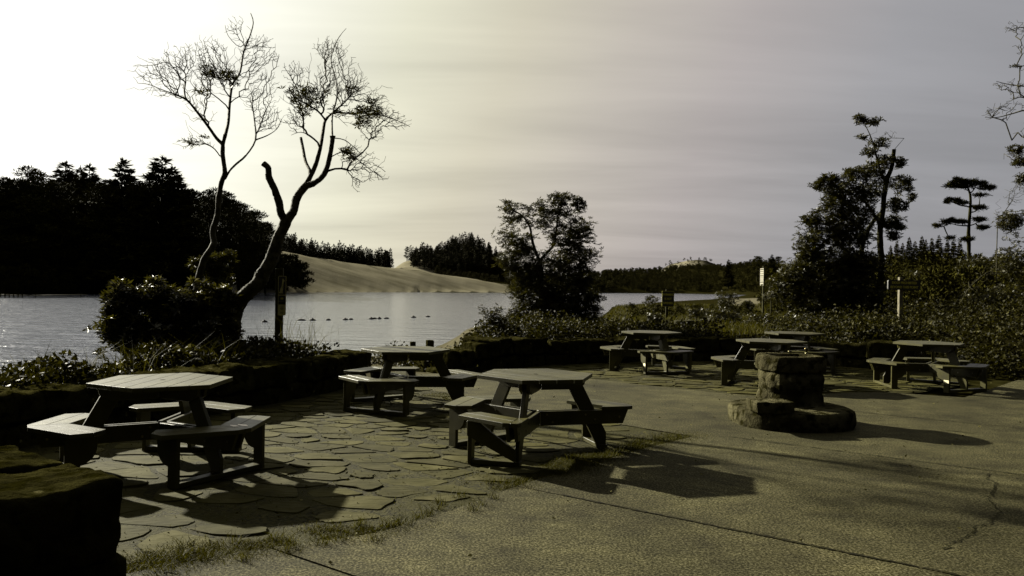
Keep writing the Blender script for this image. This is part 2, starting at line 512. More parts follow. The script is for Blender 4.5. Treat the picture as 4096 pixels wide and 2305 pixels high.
def mat_water():
    mt, t, b = mat_new('lake_water')
    b.inputs['Base Color'].default_value = (.052, .057, .072, 1)
    b.inputs['Roughness'].default_value = .13
    b.inputs['IOR'].default_value = 1.33
    b.inputs['Specular IOR Level'].default_value = .5
    co = N(t, 'ShaderNodeTexCoord')
    mp1 = N(t, 'ShaderNodeMapping'); mp1.inputs['Scale'].default_value = (.62, 1.9, 1); mp1.inputs['Rotation'].default_value = (0, 0, .12)
    L(t, co.outputs['Object'], mp1.inputs[0])
    n1 = N(t, 'ShaderNodeTexNoise'); n1.inputs['Scale'].default_value = .42; n1.inputs['Detail'].default_value = 5; n1.inputs['Roughness'].default_value = .55
    L(t, mp1.outputs[0], n1.inputs['Vector'])
    sp = N(t, 'ShaderNodeSeparateXYZ'); L(t, co.outputs['Object'], sp.inputs[0])
    ma = N(t, 'ShaderNodeMath', operation='MULTIPLY_ADD'); L(t, sp.outputs[1], ma.inputs[0]); ma.inputs[1].default_value = .34; L(t, sp.outputs[0], ma.inputs[2])
    nn = N(t, 'ShaderNodeTexNoise'); nn.inputs['Scale'].default_value = .05; nn.inputs['Detail'].default_value = 3
    L(t, co.outputs['Object'], nn.inputs['Vector'])
    mb = N(t, 'ShaderNodeMath', operation='MULTIPLY_ADD'); L(t, nn.outputs[0], mb.inputs[0]); mb.inputs[1].default_value = 16; L(t, ma.outputs[0], mb.inputs[2])
    mr = N(t, 'ShaderNodeMapRange'); mr.interpolation_type = 'SMOOTHSTEP'
    mr.inputs['From Min'].default_value = 12; mr.inputs['From Max'].default_value = -4
    mr.inputs['To Min'].default_value = .085; mr.inputs['To Max'].default_value = .5
    L(t, mb.outputs[0], mr.inputs['Value'])
    bp = N(t, 'ShaderNodeBump'); bp.inputs['Distance'].default_value = 2.1
    L(t, mr.outputs[0], bp.inputs['Strength']); L(t, n1.outputs[0], bp.inputs['Height'])
    L(t, bp.outputs[0], b.inputs['Normal'])
    return mt


V = np.array([(-1500, -300, ZW), (1500, -300, ZW), (1500, 900, ZW), (-1500, 900, ZW)], float)
tag(mesh_obj('water', V, np.array([[0, 1, 2, 3]]), mat_water()), kind='structure')

# ------------------------------------------------------------------ terrain
LAKE = [(-400, -60), (-60, 2), (-30, 14), (-17, 24), (-9, 33), (-3.5, 40), (1, 46), (6, 66), (13, 110), (17, 138), (34, 190), (76, 290), (150, 520),
        (101, 550), (51, 476), (24, 430), (0, 400), (-24, 352), (-53, 318), (-76, 262), (-76, 215), (-88, 180), (-98, 156), (-140, 150), (-400, 140)]
# inner face of the two walls
WL = [(-2.02, 4.12), (-2.7, 4.7), (-3.3, 5.2), (-4.05, 6.0), (-4.6, 7.0), (-4.66, 7.7), (-4.4, 8.5), (-3.5, 10.1), (-2.85, 11.6), (-2.3, 13.2)]
WR = [(-0.55, 15.5), (0.6, 16.7), (2.1, 17.5), (3.6, 18.2), (5.2, 18.45), (6.4, 18.0), (7.3, 17.3), (8.1, 16.9)]
PATIO = WL + [(-1.4, 16.2)] + WR + [(8.9, 16.2), (10.2, 15.2), (14, 12), (20, 4), (10, -8), (-8, -8), (-6, 2), (-3.2, 2.9)]
AZ = np.array([-9000, -1500, 0, 900, 1130, 1400, 1600, 1800, 2000, 2060, 2200, 2400, 2650, 2850, 3000, 3300, 9000], float)
DS = np.array([150, 150, 156, 215, 265, 300, 330, 365, 392, 400, 430, 476, 550, 560, 520, 500, 500], float)
DC = np.array([230, 230, 240, 300, 345, 370, 390, 405, 420, 430, 520, 600, 700, 700, 640, 600, 600], float)
ZC = np.array([10, 10, 9, 12, 16.3, 11.9, 9.0, 5.9, 2.7, 1.6, 5, 10, 16, 18.5, 21, 24, 24], float)


def ground(X, Y):
    X = np.asarray(X, float); Y = np.asarray(Y, float)
    sdl = seg_dist(X, Y, LAKE) * np.where(inpoly(X, Y, LAKE), -1, 1)
    pxx = 2048 + F * X / np.maximum(Y, 1.0)
    near = 0.42 - 1.55 * sstep(26, 95, Y + .3 * np.abs(X))
    nl = sstep(0.5, -3, X + .10 * (Y - 13))
    near = near - nl * (.06 + 1.7 * sstep(1.0, 6.5, seg_dist(X, Y, PATIO)))
    bank = np.where(sdl > 0, ZW + (near - ZW) * (1 - np.exp(-sdl / 4.5)), ZW - np.minimum(-sdl * .12, 2.5))
    # right-hand hill
    hr = sstep(2950, 3500, pxx) * sstep(24, 120, Y)
    z = bank + np.where(sdl > 0, 3.9 * hr + .45 * sstep(3150, 3900, pxx) * sstep(15, 26, Y), 0)
    # far shore
    ds = np.interp(pxx, AZ, DS); dc = np.interp(pxx, AZ, DC); zc = np.interp(pxx, AZ, ZC)
    t = (Y - ds) / (dc - ds)
    far = ZW + (zc - ZW) * np.where(t < 1, np.clip(t, 0, 1) ** .9, 1 - .35 * sstep(1, 4, t))
    # forested mound behind the dune
    mound = 24 * np.exp(-(((pxx - 1870) / 170) ** 2)) * np.exp(-(((Y - 545) / 50) ** 2))
    sandm = (8.5 + 2.5 * fbm(X, Y, .03, 3)) * np.exp(-np.abs((pxx - 1645) / 78) ** 2.6) * np.exp(-(((Y - 520) / 45) ** 2))
    ry_ = np.exp(-(((Y - 860) / 80) ** 2))
    sandr = (9.5 * np.exp(-np.abs((pxx - 2800) / 62) ** 2.2) + 8 * np.exp(-((pxx - 2700) / 75) ** 2) + 5 * np.exp(-((pxx - 2560) / 90) ** 2) + 11 * fbm(X, Y, .028, 4) * (np.abs(pxx - 2720) < 260)) * ry_
    isfar = (Y > 140) & (sdl > -1) & (t > 0)
    zf = far + mound + sandm + sandr
    w = sstep(3000, 3300, pxx)
    z = np.where(isfar, zf * (1 - w) + np.maximum(z, zf) * w, z)
    # patio
    inp = inpoly(X, Y, PATIO); dp = seg_dist(X, Y, PATIO)
    z = np.where(inp, -.05, z)
    z = np.where((~inp) & (dp < .25) & (Y > -5), -.05, z)
    z = np.where((X > 8.2) & (Y < 40) & (Y > 5), -.05 + (z + .05) * sstep(.2, 2.4, dp), z)
    # way down to the beach through the opening
    gx = (X + 1.9) + .10 * (Y - 15)
    gap = np.exp(-(gx / 1.25) ** 4) * (Y > 13.2) * sstep(40, 30, Y)
    z = np.where(~inp, z * (1 - gap) + np.minimum(z, -.08 - .055 * np.maximum(Y - 15, 0)) * gap, z)
    n = fbm(X, Y, .35, 4) * .12 * (~inp) + fbm(X, Y, .02, 4) * 2.2 * sstep(120, 400, Y)
    z = z + np.where(sdl > 0, n * np.clip(sdl / 6, 0, 1), 0)
    return z


def g1(x, y):
    return float(ground(np.array([x]), np.array([y]))[0])


radii = np.concatenate([np.linspace(.4, 12, 40), np.linspace(12.2, 30, 90), np.geomspace(30.5, 4200, 190)])
azi = np.concatenate([np.linspace(-180, -42, 40, endpoint=False), np.linspace(-42, 42, 420, endpoint=False), np.linspace(42, 180, 40, endpoint=False)])
AA, RR = np.meshgrid(np.radians(azi), radii)
GX = RR * np.sin(AA); GY = RR * np.cos(AA)
GZ = ground(GX, GY)
nr, na = GX.shape
idx = np.arange(nr * na).reshape(nr, na)
j2 = np.roll(idx, -1, axis=1)
FC = np.stack([idx[:-1], j2[:-1], j2[1:], idx[1:]], -1).reshape(-1, 4)
Vt = np.stack([GX, GY, GZ], -1).reshape(-1, 3)
Vt = np.concatenate([Vt, [[0, 0, -.05]]])
fan = np.stack([np.full(na, nr * na), j2[0], idx[0], idx[0]], -1)


def sandmask(X, Y, Z):
    pxx = 2048 + F * X / np.maximum(Y, 1.0)
    ds = np.interp(pxx, AZ, DS)
    s = ((Y > ds - 4) & (pxx + 160 * fbm(X, Y, .04, 3) > 960) & (pxx < 2200) & (Y < np.interp(pxx, AZ, DC) + 12)).astype(float)
    s = np.maximum(s, 1.0 * (np.abs(pxx - 1645) < 110) * (np.abs(Y - 515) < 60))
    s = np.maximum(s, 1.0 * (pxx > 2520) * (pxx < 2880) * (Y > 780) * (Y < 900) * (fbm(X, Y, .03, 3) > -.15))
    s = np.maximum(s, .6 * (np.abs(pxx - 2985 - (Y - 150) * .05) < 70 + 30 * fbm(X, Y, .05, 2)) * (Y > 110) * (Y < 260))
    s = np.maximum(s, .35 * (Y > 13.5) * (Y < 44) * (np.abs(X + 1.9 + .1 * (Y - 15)) < 1.5 + .13 * np.maximum(Y - 20, 0)))
    return s


me_s = sandmask(Vt[:, 0], Vt[:, 1], Vt[:, 2])


def mat_terrain():
    mt, t, b = mat_new('earth_and_sand')
    at_ = N(t, 'ShaderNodeAttribute'); at_.attribute_name = 'sand'
    co = N(t, 'ShaderNodeTexCoord')
    n1 = N(t, 'ShaderNodeTexNoise'); n1.inputs['Scale'].default_value = 4; n1.inputs['Detail'].default_value = 8
    L(t, co.outputs['Object'], n1.inputs['Vector'])
    soil = ramp(t, [(.3, OL(.012, .75)), (.7, OL(.04, .62))], n1.outputs[0])
    n2 = N(t, 'ShaderNodeTexNoise'); n2.inputs['Scale'].default_value = .09; n2.inputs['Detail'].default_value = 8; n2.inputs['Roughness'].default_value = .62
    mp_ = N(t, 'ShaderNodeMapping'); mp_.inputs['Scale'].default_value = (.6, 1.6, 1); L(t, co.outputs['Object'], mp_.inputs[0])
    L(t, mp_.outputs[0], n2.inputs['Vector'])
    sand = ramp(t, [(.3, OL(.24, .30)), (.5, OL(.34, .27)), (.7, OL(.42, .25))], n2.outputs[0])
    mx = N(t, 'ShaderNodeMix', data_type='RGBA')
    L(t, at_.outputs['Fac'], mx.inputs[0]); L(t, soil.outputs[0], mx.inputs[6]); L(t, sand.outputs[0], mx.inputs[7])
    L(t, mx.outputs[2], b.inputs['Base Color']); b.inputs['Roughness'].default_value = 1; b.inputs['Specular IOR Level'].default_value = 0
    n3 = N(t, 'ShaderNodeTexNoise'); n3.inputs['Scale'].default_value = 1.2; n3.inputs['Detail'].default_value = 8
    L(t, co.outputs['Object'], n3.inputs['Vector'])
    bp = N(t, 'ShaderNodeBump'); bp.inputs['Strength'].default_value = .6; bp.inputs['Distance'].default_value = .12
    L(t, n3.outputs[0], bp.inputs['Height']); L(t, bp.outputs[0], b.inputs['Normal'])
    return mt


def tri_fan():
    a = FC.copy()
    return a


gobj = mesh_obj('ground', Vt, FC, mat_terrain(), smooth=True)
a_ = gobj.data.attributes.new('sand', 'FLOAT', 'POINT')
a_.data.foreach_set('value', me_s.astype(np.float32))
tag(gobj, kind='structure')
# small disc of earth under the camera, closing the hole of the ring mesh
bm = bmesh.new(); prism(bm, [(.55 * math.cos(k * .5236), .55 * math.sin(k * .5236)) for k in range(12)], -.2, -.052)
tag(bm_obj('subsoil', bm, M['soil']), kind='structure')

# ------------------------------------------------------------------ paving
# boundary of the flagstones (front area) against the concrete
EDGE = [(-3.0, 3.0), (-2.1, 4.45), (-1.6, 4.85), (-.86, 5.25), (-.35, 5.9), (.09, 6.6), (.5, 7.15), (.95, 7.7), (1.45, 8.3), (2.0, 8.9)]
PTH_L = [(2.0, 8.9), (1.55, 9.35), (1.0, 9.9), (.3, 10.6), (-.4, 11.4), (-1.15, 12.4), (-1.5, 13.4), (-1.7, 14.6)]
PTH_R = [(-.6, 15.2), (.5, 15.0), (1.4, 14.4), (2.2, 13.6), (3.1, 12.8), (3.8, 12.3), (4.4, 12.4), (5.2, 12.9), (6.0, 13.1)]
CONC = [(-3.0, 3.0)] + EDGE[1:] + PTH_L[1:] + PTH_R + [(7.0, 12.6), (9.5, 15.3), (14, 12), (20, 4), (10, -8), (-6, -8), (-4.5, 1)]
FLAG_A = WL[::-1] + [(-2.3, 3.4), (-3.0, 3.0)][:1] + EDGE[1:] + PTH_L[1:] + [(-1.9, 15.6), (-2.2, 14.0)]
FLAG_A = [(-2.6, 3.6)] + EDGE[1:] + PTH_L[1:] + [(-2.1, 15.4)] + WL[::-1]
FLAG_B = PTH_R + [(6.6, 13.3), (8.2, 14.8), (8.6, 16.3)] + WR[::-1]


def voronoi_cells(P, R):
    out = []
    for i in range(len(P)):
        d = np.hypot(*(P - P[i]).T)
        nb = np.argsort(d)[1:22]
        c = P[i]
        poly = [(c[0] - R, c[1] - R), (c[0] + R, c[1] - R), (c[0] + R, c[1] + R), (c[0] - R, c[1] + R)]
        for j in nb:
            q = P[j]; n = q - c; l = np.hypot(*n)
            if l > 2.2 * R: continue
            n = n / l; mid = (q + c) / 2
            poly = clip_poly(poly, n, float(mid @ n))
            if len(poly) < 3: break
        out.append(poly)
    return out


bm = bmesh.new()
# points in a frame turned to the joints, stones a little longer one way
th = math.radians(-14); AN = 1.55
cth, sth = math.cos(th), math.sin(th)
cand = rng.uniform((-7, 2), (11, 20), (9000, 2))
uvp = np.stack([cand[:, 0] * cth + cand[:, 1] * sth, (-cand[:, 0] * sth + cand[:, 1] * cth) * AN], -1)
md_ = .235 + .21 * rng.random(len(cand)) ** 1.4 + .10 * fbm(cand[:, 0], cand[:, 1], .8, 2)
got, gotr = [], []
for u_, r_ in zip(uvp, md_):
    if got:
        G_ = np.array(got); dd_ = np.hypot(*(G_ - u_).T)
        if (dd_ < (r_ + np.array(gotr)) * .5).any(): continue
    got.append(u_); gotr.append(r_)
UVP = np.array(got)
pts = np.stack([UVP[:, 0] * cth - UVP[:, 1] / AN * sth, UVP[:, 0] * sth + UVP[:, 1] / AN * cth], -1)
ia = inpoly(pts[:, 0], pts[:, 1], FLAG_A) | inpoly(pts[:, 0], pts[:, 1], FLAG_B)
dA = np.minimum(seg_dist(pts[:, 0], pts[:, 1], FLAG_A), seg_dist(pts[:, 0], pts[:, 1], FLAG_B))
near = ia | (dA < 1.0)
P = UVP[near]; PW = pts[near]; de_ = seg_dist(pts[:, 0], pts[:, 1], EDGE, False); keep = (ia)[near] & ~((dA[near] < .10)) & ~((de_[near] < .27 + .1 * fbm(pts[near][:, 0], pts[near][:, 1], 1.1, 2)))
cells = voronoi_cells(P, .62)
cells = [[(u_ * cth - v_ / AN * sth, u_ * sth + v_ / AN * cth) for u_, v_ in c] for c in cells]
for c, kp, ctr in zip(cells, keep, PW):
    if not kp or len(c) < 3: continue
    if rng.random() < .07: continue
    g = rng.uniform(.012, .03) if rng.random() < .55 else rng.uniform(.03, .062)
    q = np.array(c); cc = q.mean(0)
    # inset + round corners + jitter
    e = np.roll(q, -1, 0) - q
    L_ = np.hypot(*e.T)
    q = q[L_ > .03]
    if len(q) < 3: continue
    sc = 1 - g / max(.1, np.mean(np.hypot(*(q - cc).T))) * 1.5
    q = cc + (q - cc) * sc
    r2 = []
    n = len(q)
    for a in range(n):
        p0, p1, p2 = q[a - 1], q[a], q[(a + 1) % n]
        cr_ = rng.uniform(.015, .06); t_ = min(.3, cr_ / max(.05, np.hypot(*(p0 - p1)))); t2 = min(.3, cr_ / max(.05, np.hypot(*(p2 - p1))))
        A_ = p1 + (p0 - p1) * t_; B_ = p1 + (p2 - p1) * t2
        r2.append(A_ + rng.normal(0, .004, 2)); r2.append((A_ + B_ + p1 * .8) / 2.8 + rng.normal(0, .003, 2)); r2.append(B_ + rng.normal(0, .004, 2))
        md = (B_ + (p2 + (p1 - p2) * .2)) / 2
        r2.append(md + rng.normal(0, .014, 2))
    z = .0 + rng.uniform(-.004, .004)
    tx, ty = rng.normal(0, .011, 2)
    up = [bm.verts.new((p[0] , p[1] , z + tx * (p[0] - cc[0]) + ty * (p[1] - cc[1]))) for p in [cc + (np.array(p) - cc) * .982 for p in r2]]
    mid = [bm.verts.new((p[0], p[1], z - .004 + tx * (p[0] - cc[0]) + ty * (p[1] - cc[1]))) for p in r2]
    lo = [bm.verts.new((p[0], p[1], -.06)) for p in r2]
    try:
        bm.faces.new(up)
    except ValueError:
        continue
    n = len(r2)
    for a in range(n):
        b_ = (a + 1) % n
        bm.faces.new((mid[a], mid[b_], up[b_], up[a])); bm.faces.new((lo[a], lo[b_], mid[b_], mid[a]))
tag(bm_obj('flagstone_paving', bm, M['flag']), kind='structure')

# earth sheet between and under the stones
def sheet(name, poly, z, mat, res=.16, amp=.01, sc=3):
    P = np.array(poly); x0, y0 = P.min(0); x1, y1 = P.max(0)
    xs = np.arange(x0, x1 + res, res); ys = np.arange(y0, y1 + res, res)
    X, Y = np.meshgrid(xs, ys)
    ok = inpoly(X, Y, poly)
    Z = z + fbm(X, Y, sc, 3) * amp
    id_ = np.arange(X.size).reshape(X.shape)
    okc = ok[:-1, :-1] | ok[1:, :-1] | ok[:-1, 1:] | ok[1:, 1:]
    FCs = np.stack([id_[:-1, :-1], id_[:-1, 1:], id_[1:, 1:], id_[1:, :-1]], -1)[okc]
    return mesh_obj(name, np.stack([X, Y, Z], -1).reshape(-1, 3), FCs, mat, smooth=True)


tag(sheet('path_earth', FLAG_A, -.0075, M['soil'], .09, .009, 2.5), kind='structure')
tag(sheet('path_earth', FLAG_B, -.011, M['soil'], .12, .014, 2.5), kind='structure')

# concrete, cut into bays by joints
th = math.radians(-37.5)
jd = np.array([math.cos(th), math.sin(th)]); jn = np.array([-jd[1], jd[0]])     # along, across
cuts = sorted([float(np.dot(p, jn)) for p in [(.97, 5.86), (3.3, 8.2), (5.36, 10.32), (7.0, 12.97)]])
cuts = [cuts[0] - 4.4, cuts[0] - 2.2] + cuts + [cuts[-1] + 2.4, cuts[-1] + 4.8]
bm = bmesh.new()
edges_ = [-40] + cuts + [40]


def rough_line(poly, amp=.012):
    out = []
    for i in range(len(poly)):
        a = np.array(poly[i]); b = np.array(poly[(i + 1) % len(poly)]); l = np.hypot(*(b - a)); n = max(1, int(l / .12)) if l < 12 else 1
        for k_ in range(n):
            out.append(tuple(a + (b - a) * k_ / n + (rng.normal(0, amp, 2) if n > 1 else 0)))
    return out


for a, b_ in zip(edges_[:-1], edges_[1:]):
    for g0, g1_ in (((-60, 60)),):
        poly = clip_poly(clip_poly(CONC, tuple(jn), b_ - .006), tuple(-jn), -(a + .006))
    if len(poly) < 3: continue
    poly = rough_line(poly, .0035)
    zt = rng.uniform(-.003, .004)
    # may be a non-convex clip; triangulate
    f = prism(bm, poly, -.07, zt)
bmesh.ops.triangulate(bm, faces=[f_ for f_ in bm.faces if len(f_.verts) > 4])
cobj = bm_obj('concrete_pavement', bm, M['concrete'])
cobj.data.materials.append(M['crack'])
tag(cobj, kind='structure')
# crack and worn joints: thin dirt ribbons
def ribbon(pts, w, z, jit=.01, name='crack'):
    P = [np.array(p, float) for p in pts]
    Q = []
    for a, b_ in zip(P[:-1], P[1:]):
        n = max(1, int(np.hypot(*(b_ - a)) / .035))
        for k_ in range(n): Q.append(a + (b_ - a) * k_ / n + rng.normal(0, jit, 2))
    Q = np.array(Q + [P[-1]])
    T_ = np.gradient(Q, axis=0); T_ /= np.maximum(1e-6, np.hypot(T_[:, 0], T_[:, 1]))[:, None]
    Nn = np.stack([-T_[:, 1], T_[:, 0]], -1)
    ww = w * (0.4 + 1.1 * rng.random(len(Q)))[:, None]
    A_ = Q + Nn * ww; B_ = Q - Nn * ww
    V_ = np.concatenate([np.c_[A_, np.full(len(Q), z)], np.c_[B_, np.full(len(Q), z)]])
    n = len(Q); i = np.arange(n - 1)
    return V_, np.stack([i, i + 1, i + 1 + n, i + n], -1)


VV, FF, off = [], [], 0
CR = [(4.248, 7.256), (4.111, 7.029), (4.15, 6.9), (4.054, 6.822), (3.936, 6.622), (3.725, 6.357), (3.678, 6.17), (3.626, 6.024), (3.542, 5.898), (3.326, 5.685), (3.179, 5.569), (3.133, 5.487), (2.88, 5.251), (2.714, 5.105)]
rib = [(CR, .006)]
for c in cuts[2:6]:
    o_ = jn * c
    rib.append(([o_ + jd * s_ for s_ in np.arange(-3.5, 12, .5) if inpoly(*(o_ + jd * s_)[:, None], CONC)[0]], .012))
for pl, w in rib:
    if len(pl) < 2: continue
    v, f_ = ribbon(pl, w, .0075, .004 if w > .01 else .012)
    VV.append(v); FF.append(f_ + off); off += len(v)
tag(mesh_obj('pavement_joints', np.concatenate(VV), np.concatenate(FF), M['crack']), kind='structure')


# ------------------------------------------------------------------ stone blocks
def rock_block(c, s, rz, seed, n=9, rough=.05, rnd=.35):
    """displaced rounded block -> verts, quads"""
    lin = np.linspace(-1, 1, n)
    V_, F_ = [], []
    off_ = 0
    for ax in range(3):
        for sg in (-1, 1):
            a, b_ = np.meshgrid(lin, lin)
            p = np.zeros((n, n, 3)); p[..., ax] = sg; p[..., (ax + 1) % 3] = a; p[..., (ax + 2) % 3] = b_
            V_.append(p.reshape(-1, 3)); id_ = np.arange(n * n).reshape(n, n) + off_
            q = np.stack([id_[:-1, :-1], id_[:-1, 1:], id_[1:, 1:], id_[1:, :-1]], -1).reshape(-1, 4)
            F_.append(q if sg > 0 else q[:, ::-1]); off_ += n * n
    V_ = np.concatenate(V_); F_ = np.concatenate(F_)
    half = np.array(s) / 2
    # round the edges: pull in towards a superellipsoid
    W = V_ * half
    r = min(half) * rnd
    core = np.clip(W, -(half - r), half - r)
    dl = W - core; ln = np.linalg.norm(dl, axis=1, keepdims=True)
    W = np.where(ln > 1e-9, core + dl / np.maximum(ln, 1e-9) * r, W)
    out = []
    for p, d in zip(W, dl):
        nv = mnoise.noise_vector(Vector(p * 2.2 + seed * 3.7)); nv2 = mnoise.noise_vector(Vector(p * 7 + seed)); nv3 = mnoise.noise_vector(Vector(p * 19 + seed))
        out.append(p + np.array(nv) * rough + np.array(nv2) * rough * .45 + np.array(nv3) * rough * .18)
    W = np.array(out)
    cs, sn = math.cos(rz), math.sin(rz)
    R_ = np.array([[cs, -sn, 0], [sn, cs, 0], [0, 0, 1]])
    return W @ R_.T + np.array(c), F_


def polyline_pts(P, step):
    P = np.array(P); d = np.r_[0, np.cumsum(np.hypot(*np.diff(P, axis=0).T))]
    return d[-1], lambda s_: np.array([np.interp(s_, d, P[:, 0]), np.interp(s_, d, P[:, 1])])


def stone_wall(name, P, side, thick, htop, label, courses=2, seed=0, base=-.08, lens=(.45, .95)):
    tot, f = polyline_pts(P, 0)
    VV, FF, off = [], [], 0
    rg = np.random.default_rng(seed)
    for cz in range(courses):
        s_ = -rg.uniform(0, .1) if cz == 0 else 0.0
        first = True
        while s_ < tot - .12:
            l = rg.uniform(*lens)
            if s_ + l > tot: l = tot - s_
            if l < .2: break
            sm = s_ + l / 2
            a = f(max(0, sm - .15)); b_ = f(min(tot, sm + .15)); t_ = (b_ - a) / np.hypot(*(b_ - a))
            nrm_ = np.array([-t_[1], t_[0]]) * side
            ht = htop(sm)
            h = (ht - base) / courses
            z0 = base + cz * h
            top = cz == courses - 1
            th_ = thick + (.06 if top else 0) + rg.uniform(-.03, .03)
            c = f(sm) + nrm_ * (th_ / 2 - (.03 if top else 0) - rg.uniform(0, .03))
            hh = h + (rg.uniform(-.03, .05) if top else 0)
            v, q = rock_block((c[0], c[1], z0 + hh / 2 + rg.uniform(-.004, .004)), (l - .012, th_, hh - .008), math.atan2(t_[1], t_[0]) + rg.normal(0, .03), rg.uniform(0, 90), 13, .055, .3)
            VV.append(v); FF.append(q + off); off += len(v)
            s_ += l
    o = mesh_obj(name, np.concatenate(VV), np.concatenate(FF), M['wall'], smooth=True)
    tag(o, label, 'stone wall')
    return o


stone_wall('stone_wall', WL[1:], 1, .55, lambda s_: .54 - .04 * min(1, s_ / 3) , 'long low dark stone wall curving behind the near left and second tables to the water opening', 2, 3)
stone_wall('stone_wall', WR, 1, .55, lambda s_: .56 - .08 * min(1, s_ / 3), 'low dark stone wall behind the far tables, right of the water opening', 2, 11)
# the big end blocks in the near left corner
VV, FF, off = [], [], 0
for c, s_, rz, sd_, rg_ in [((-2.36, 4.02, .415), (.62, .66, .40), 2.42, 1.0, .045), ((-2.42, 4.02, .06), (.72, .78, .34), 2.42, 8.0, .05),
                            ((-2.95, 4.44, .41), (.72, .72, .40), 2.45, 15.0, .045), ((-3.0, 4.5, .06), (.9, .8, .34), 2.45, 21.0, .04),
                            ((-3.05, 3.75, .40), (.6, .8, .38), 2.3, 33.0, .045), ((-3.0, 3.7, .05), (.9, .85, .34), 2.3, 27.0, .04),
                            ((-2.55, 3.62, .42), (.5, .3, .36), 2.3, 41.0, .04), ((-2.5, 3.55, .05), (.62, .42, .34), 2.3, 44.0, .04)]:
    v, q = rock_block(c, s_, rz, sd_, 40, rg_ * .9, .15)
    VV.append(v); FF.append(q + off); off += len(v)
tag(mesh_obj('stone_wall', np.concatenate(VV), np.concatenate(FF), M['moss_wall'], smooth=True),
    'big mossy stone blocks ending the wall in the near left corner', 'stone wall')
# stepped blocks beside the opening
VV, FF, off = [], [], 0
for c, s_, rz, sd_ in [((-.66, 15.55, .36), (.34, .5, .32), .7, 2), ((-.92, 15.45, .22), (.30, .5, .34), .7, 5), ((-1.18, 15.35, .22), (.34, .5, .34), .75, 7),
                       ((-.85, 15.45, -.10), (.5, .55, .32), .7, 13), ((-1.3, 15.5, -.12), (.45, .55, .3), .7, 17), ((-1.75, 17.2, -.1), (.4, .5, .34), .6, 19),
                       ((-1.05, 16.3, .1), (.8, .4, .34), .9, 23)]:
    v, q = rock_block(c, s_, rz, sd_, 12, .03, .3)
    VV.append(v); FF.append(q + off); off += len(v)
tag(mesh_obj('stone_wall', np.concatenate(VV), np.concatenate(FF), M['wall'], smooth=True),
    'stepped stone blocks at the right side of the opening to the beach', 'stone wall')
for px, py, d, s_ in [(1720, 1392, 34, .32), (1652, 1392, 34, .24)]:
    p = at(px, py, d)
    v, q = rock_block((p[0], p[1], p[2] + .08), (s_, s_ * .9, s_ * 1.5), .3, px * .1, 7, .03, .3)
    tag(mesh_obj('shore_rock', v, q, M['wall'], smooth=True),
        'larger dark rock at the water edge beyond the second table' if s_ > .3 else 'smaller dark rock at the water edge, left of its larger neighbour', 'rock')
v, q = rock_block((7.75, 16.75, .40), (.85, .6, .4), -.3, 77, 14, .04, .3)
tag(mesh_obj('boulder', v, q, M['wall'], smooth=True), 'pale topped boulder ending the far wall, just left of the rightmost table', 'boulder')

# ------------------------------------------------------------------ drinking fountain
fo = empty('drinking_fountain', (3.40, 9.93, 0))
tag(fo, 'rough stone drinking fountain with two metal spouts on round plinth', 'drinking fountain')


def lathe_rock(cx, cy, prof, n, seed, rough, sx=1, sy=1, rz=0, sq=0.0, flat_top=True):
    """prof list of (r,z); returns verts, faces"""
    V_, F_ = [], []
    for i, (r, z) in enumerate(prof):
        for k_ in range(n):
            a = 2 * math.pi * k_ / n
            rr = r / (max(abs(math.cos(a)), abs(math.sin(a))) ** sq)
            x, y = rr * math.cos(a) * sx, rr * math.sin(a) * sy
            x, y = x * math.cos(rz) - y * math.sin(rz), x * math.sin(rz) + y * math.cos(rz)
            nv = mnoise.noise_vector(Vector((x * 2.5 + seed, y * 2.5, z * 3))); n2 = mnoise.noise_vector(Vector((x * 9 + seed, y * 9, z * 9)))
            w = rough * min(1, r / .1)
            V_.append((cx + x + (nv[0] + .5 * n2[0]) * w, cy + y + (nv[1] + .5 * n2[1]) * w, z + (nv[2] + .4 * n2[2]) * w * (.35 if flat_top else 1)))
    m_ = len(prof)
    for i in range(m_ - 1):
        for k_ in range(n):
            k2 = (k_ + 1) % n
            F_.append((i * n + k_, i * n + k2, (i + 1) * n + k2, (i + 1) * n + k_))
    return np.array(V_), np.array(F_)


def rad(prof, sub=5):
    out = []
    for (r0, z0), (r1, z1) in zip(prof[:-1], prof[1:]):
        l = math.hypot(r1 - r0, z1 - z0); k_ = max(1, int(l / .03))
        for i in range(k_): out.append((r0 + (r1 - r0) * i / k_, z0 + (z1 - z0) * i / k_))
    return out + [prof[-1]]


lo = fo.location
v, q = lathe_rock(0, 0, rad([(.69, -.06), (.715, .05), (.71, .165), (.70, .195), (.66, .207), (.4, .213), (.02, .213)]), 120, 3, .04, 1.0, 1.0, .2, .16)
o = mesh_obj('plinth', v, q, M['fountain'], fo, True)
v, q = lathe_rock(.08, .22, rad([(.42, .19), (.39, .24), (.375, .33), (.36, .36), (.372, .40), (.368, .54), (.35, .585), (.32, .615)]), 120, 9, .04, 1.0, .95, .15, .36)
mesh_obj('pedestal', v, q, M['fountain'], fo, True)
v, q = lathe_rock(.08, .24, rad([(.28, .612), (.375, .616), (.388, .635), (.392, .70), (.386, .775), (.376, .796), (.355, .806), (.29, .806), (.27, .80), (.24, .745), (.16, .722), (.01, .72)]), 120, 14, .022, 1.0, .98, .15, .34)
top = mesh_obj('basin', v, q, M['fountain'], fo, True)
v, q = rock_block((-.40, -.50, .272), (.44, .34, .125), .10, 5, 22, .014, .16)
mesh_obj('step_stone', v, q, M['fountain'], fo, True)
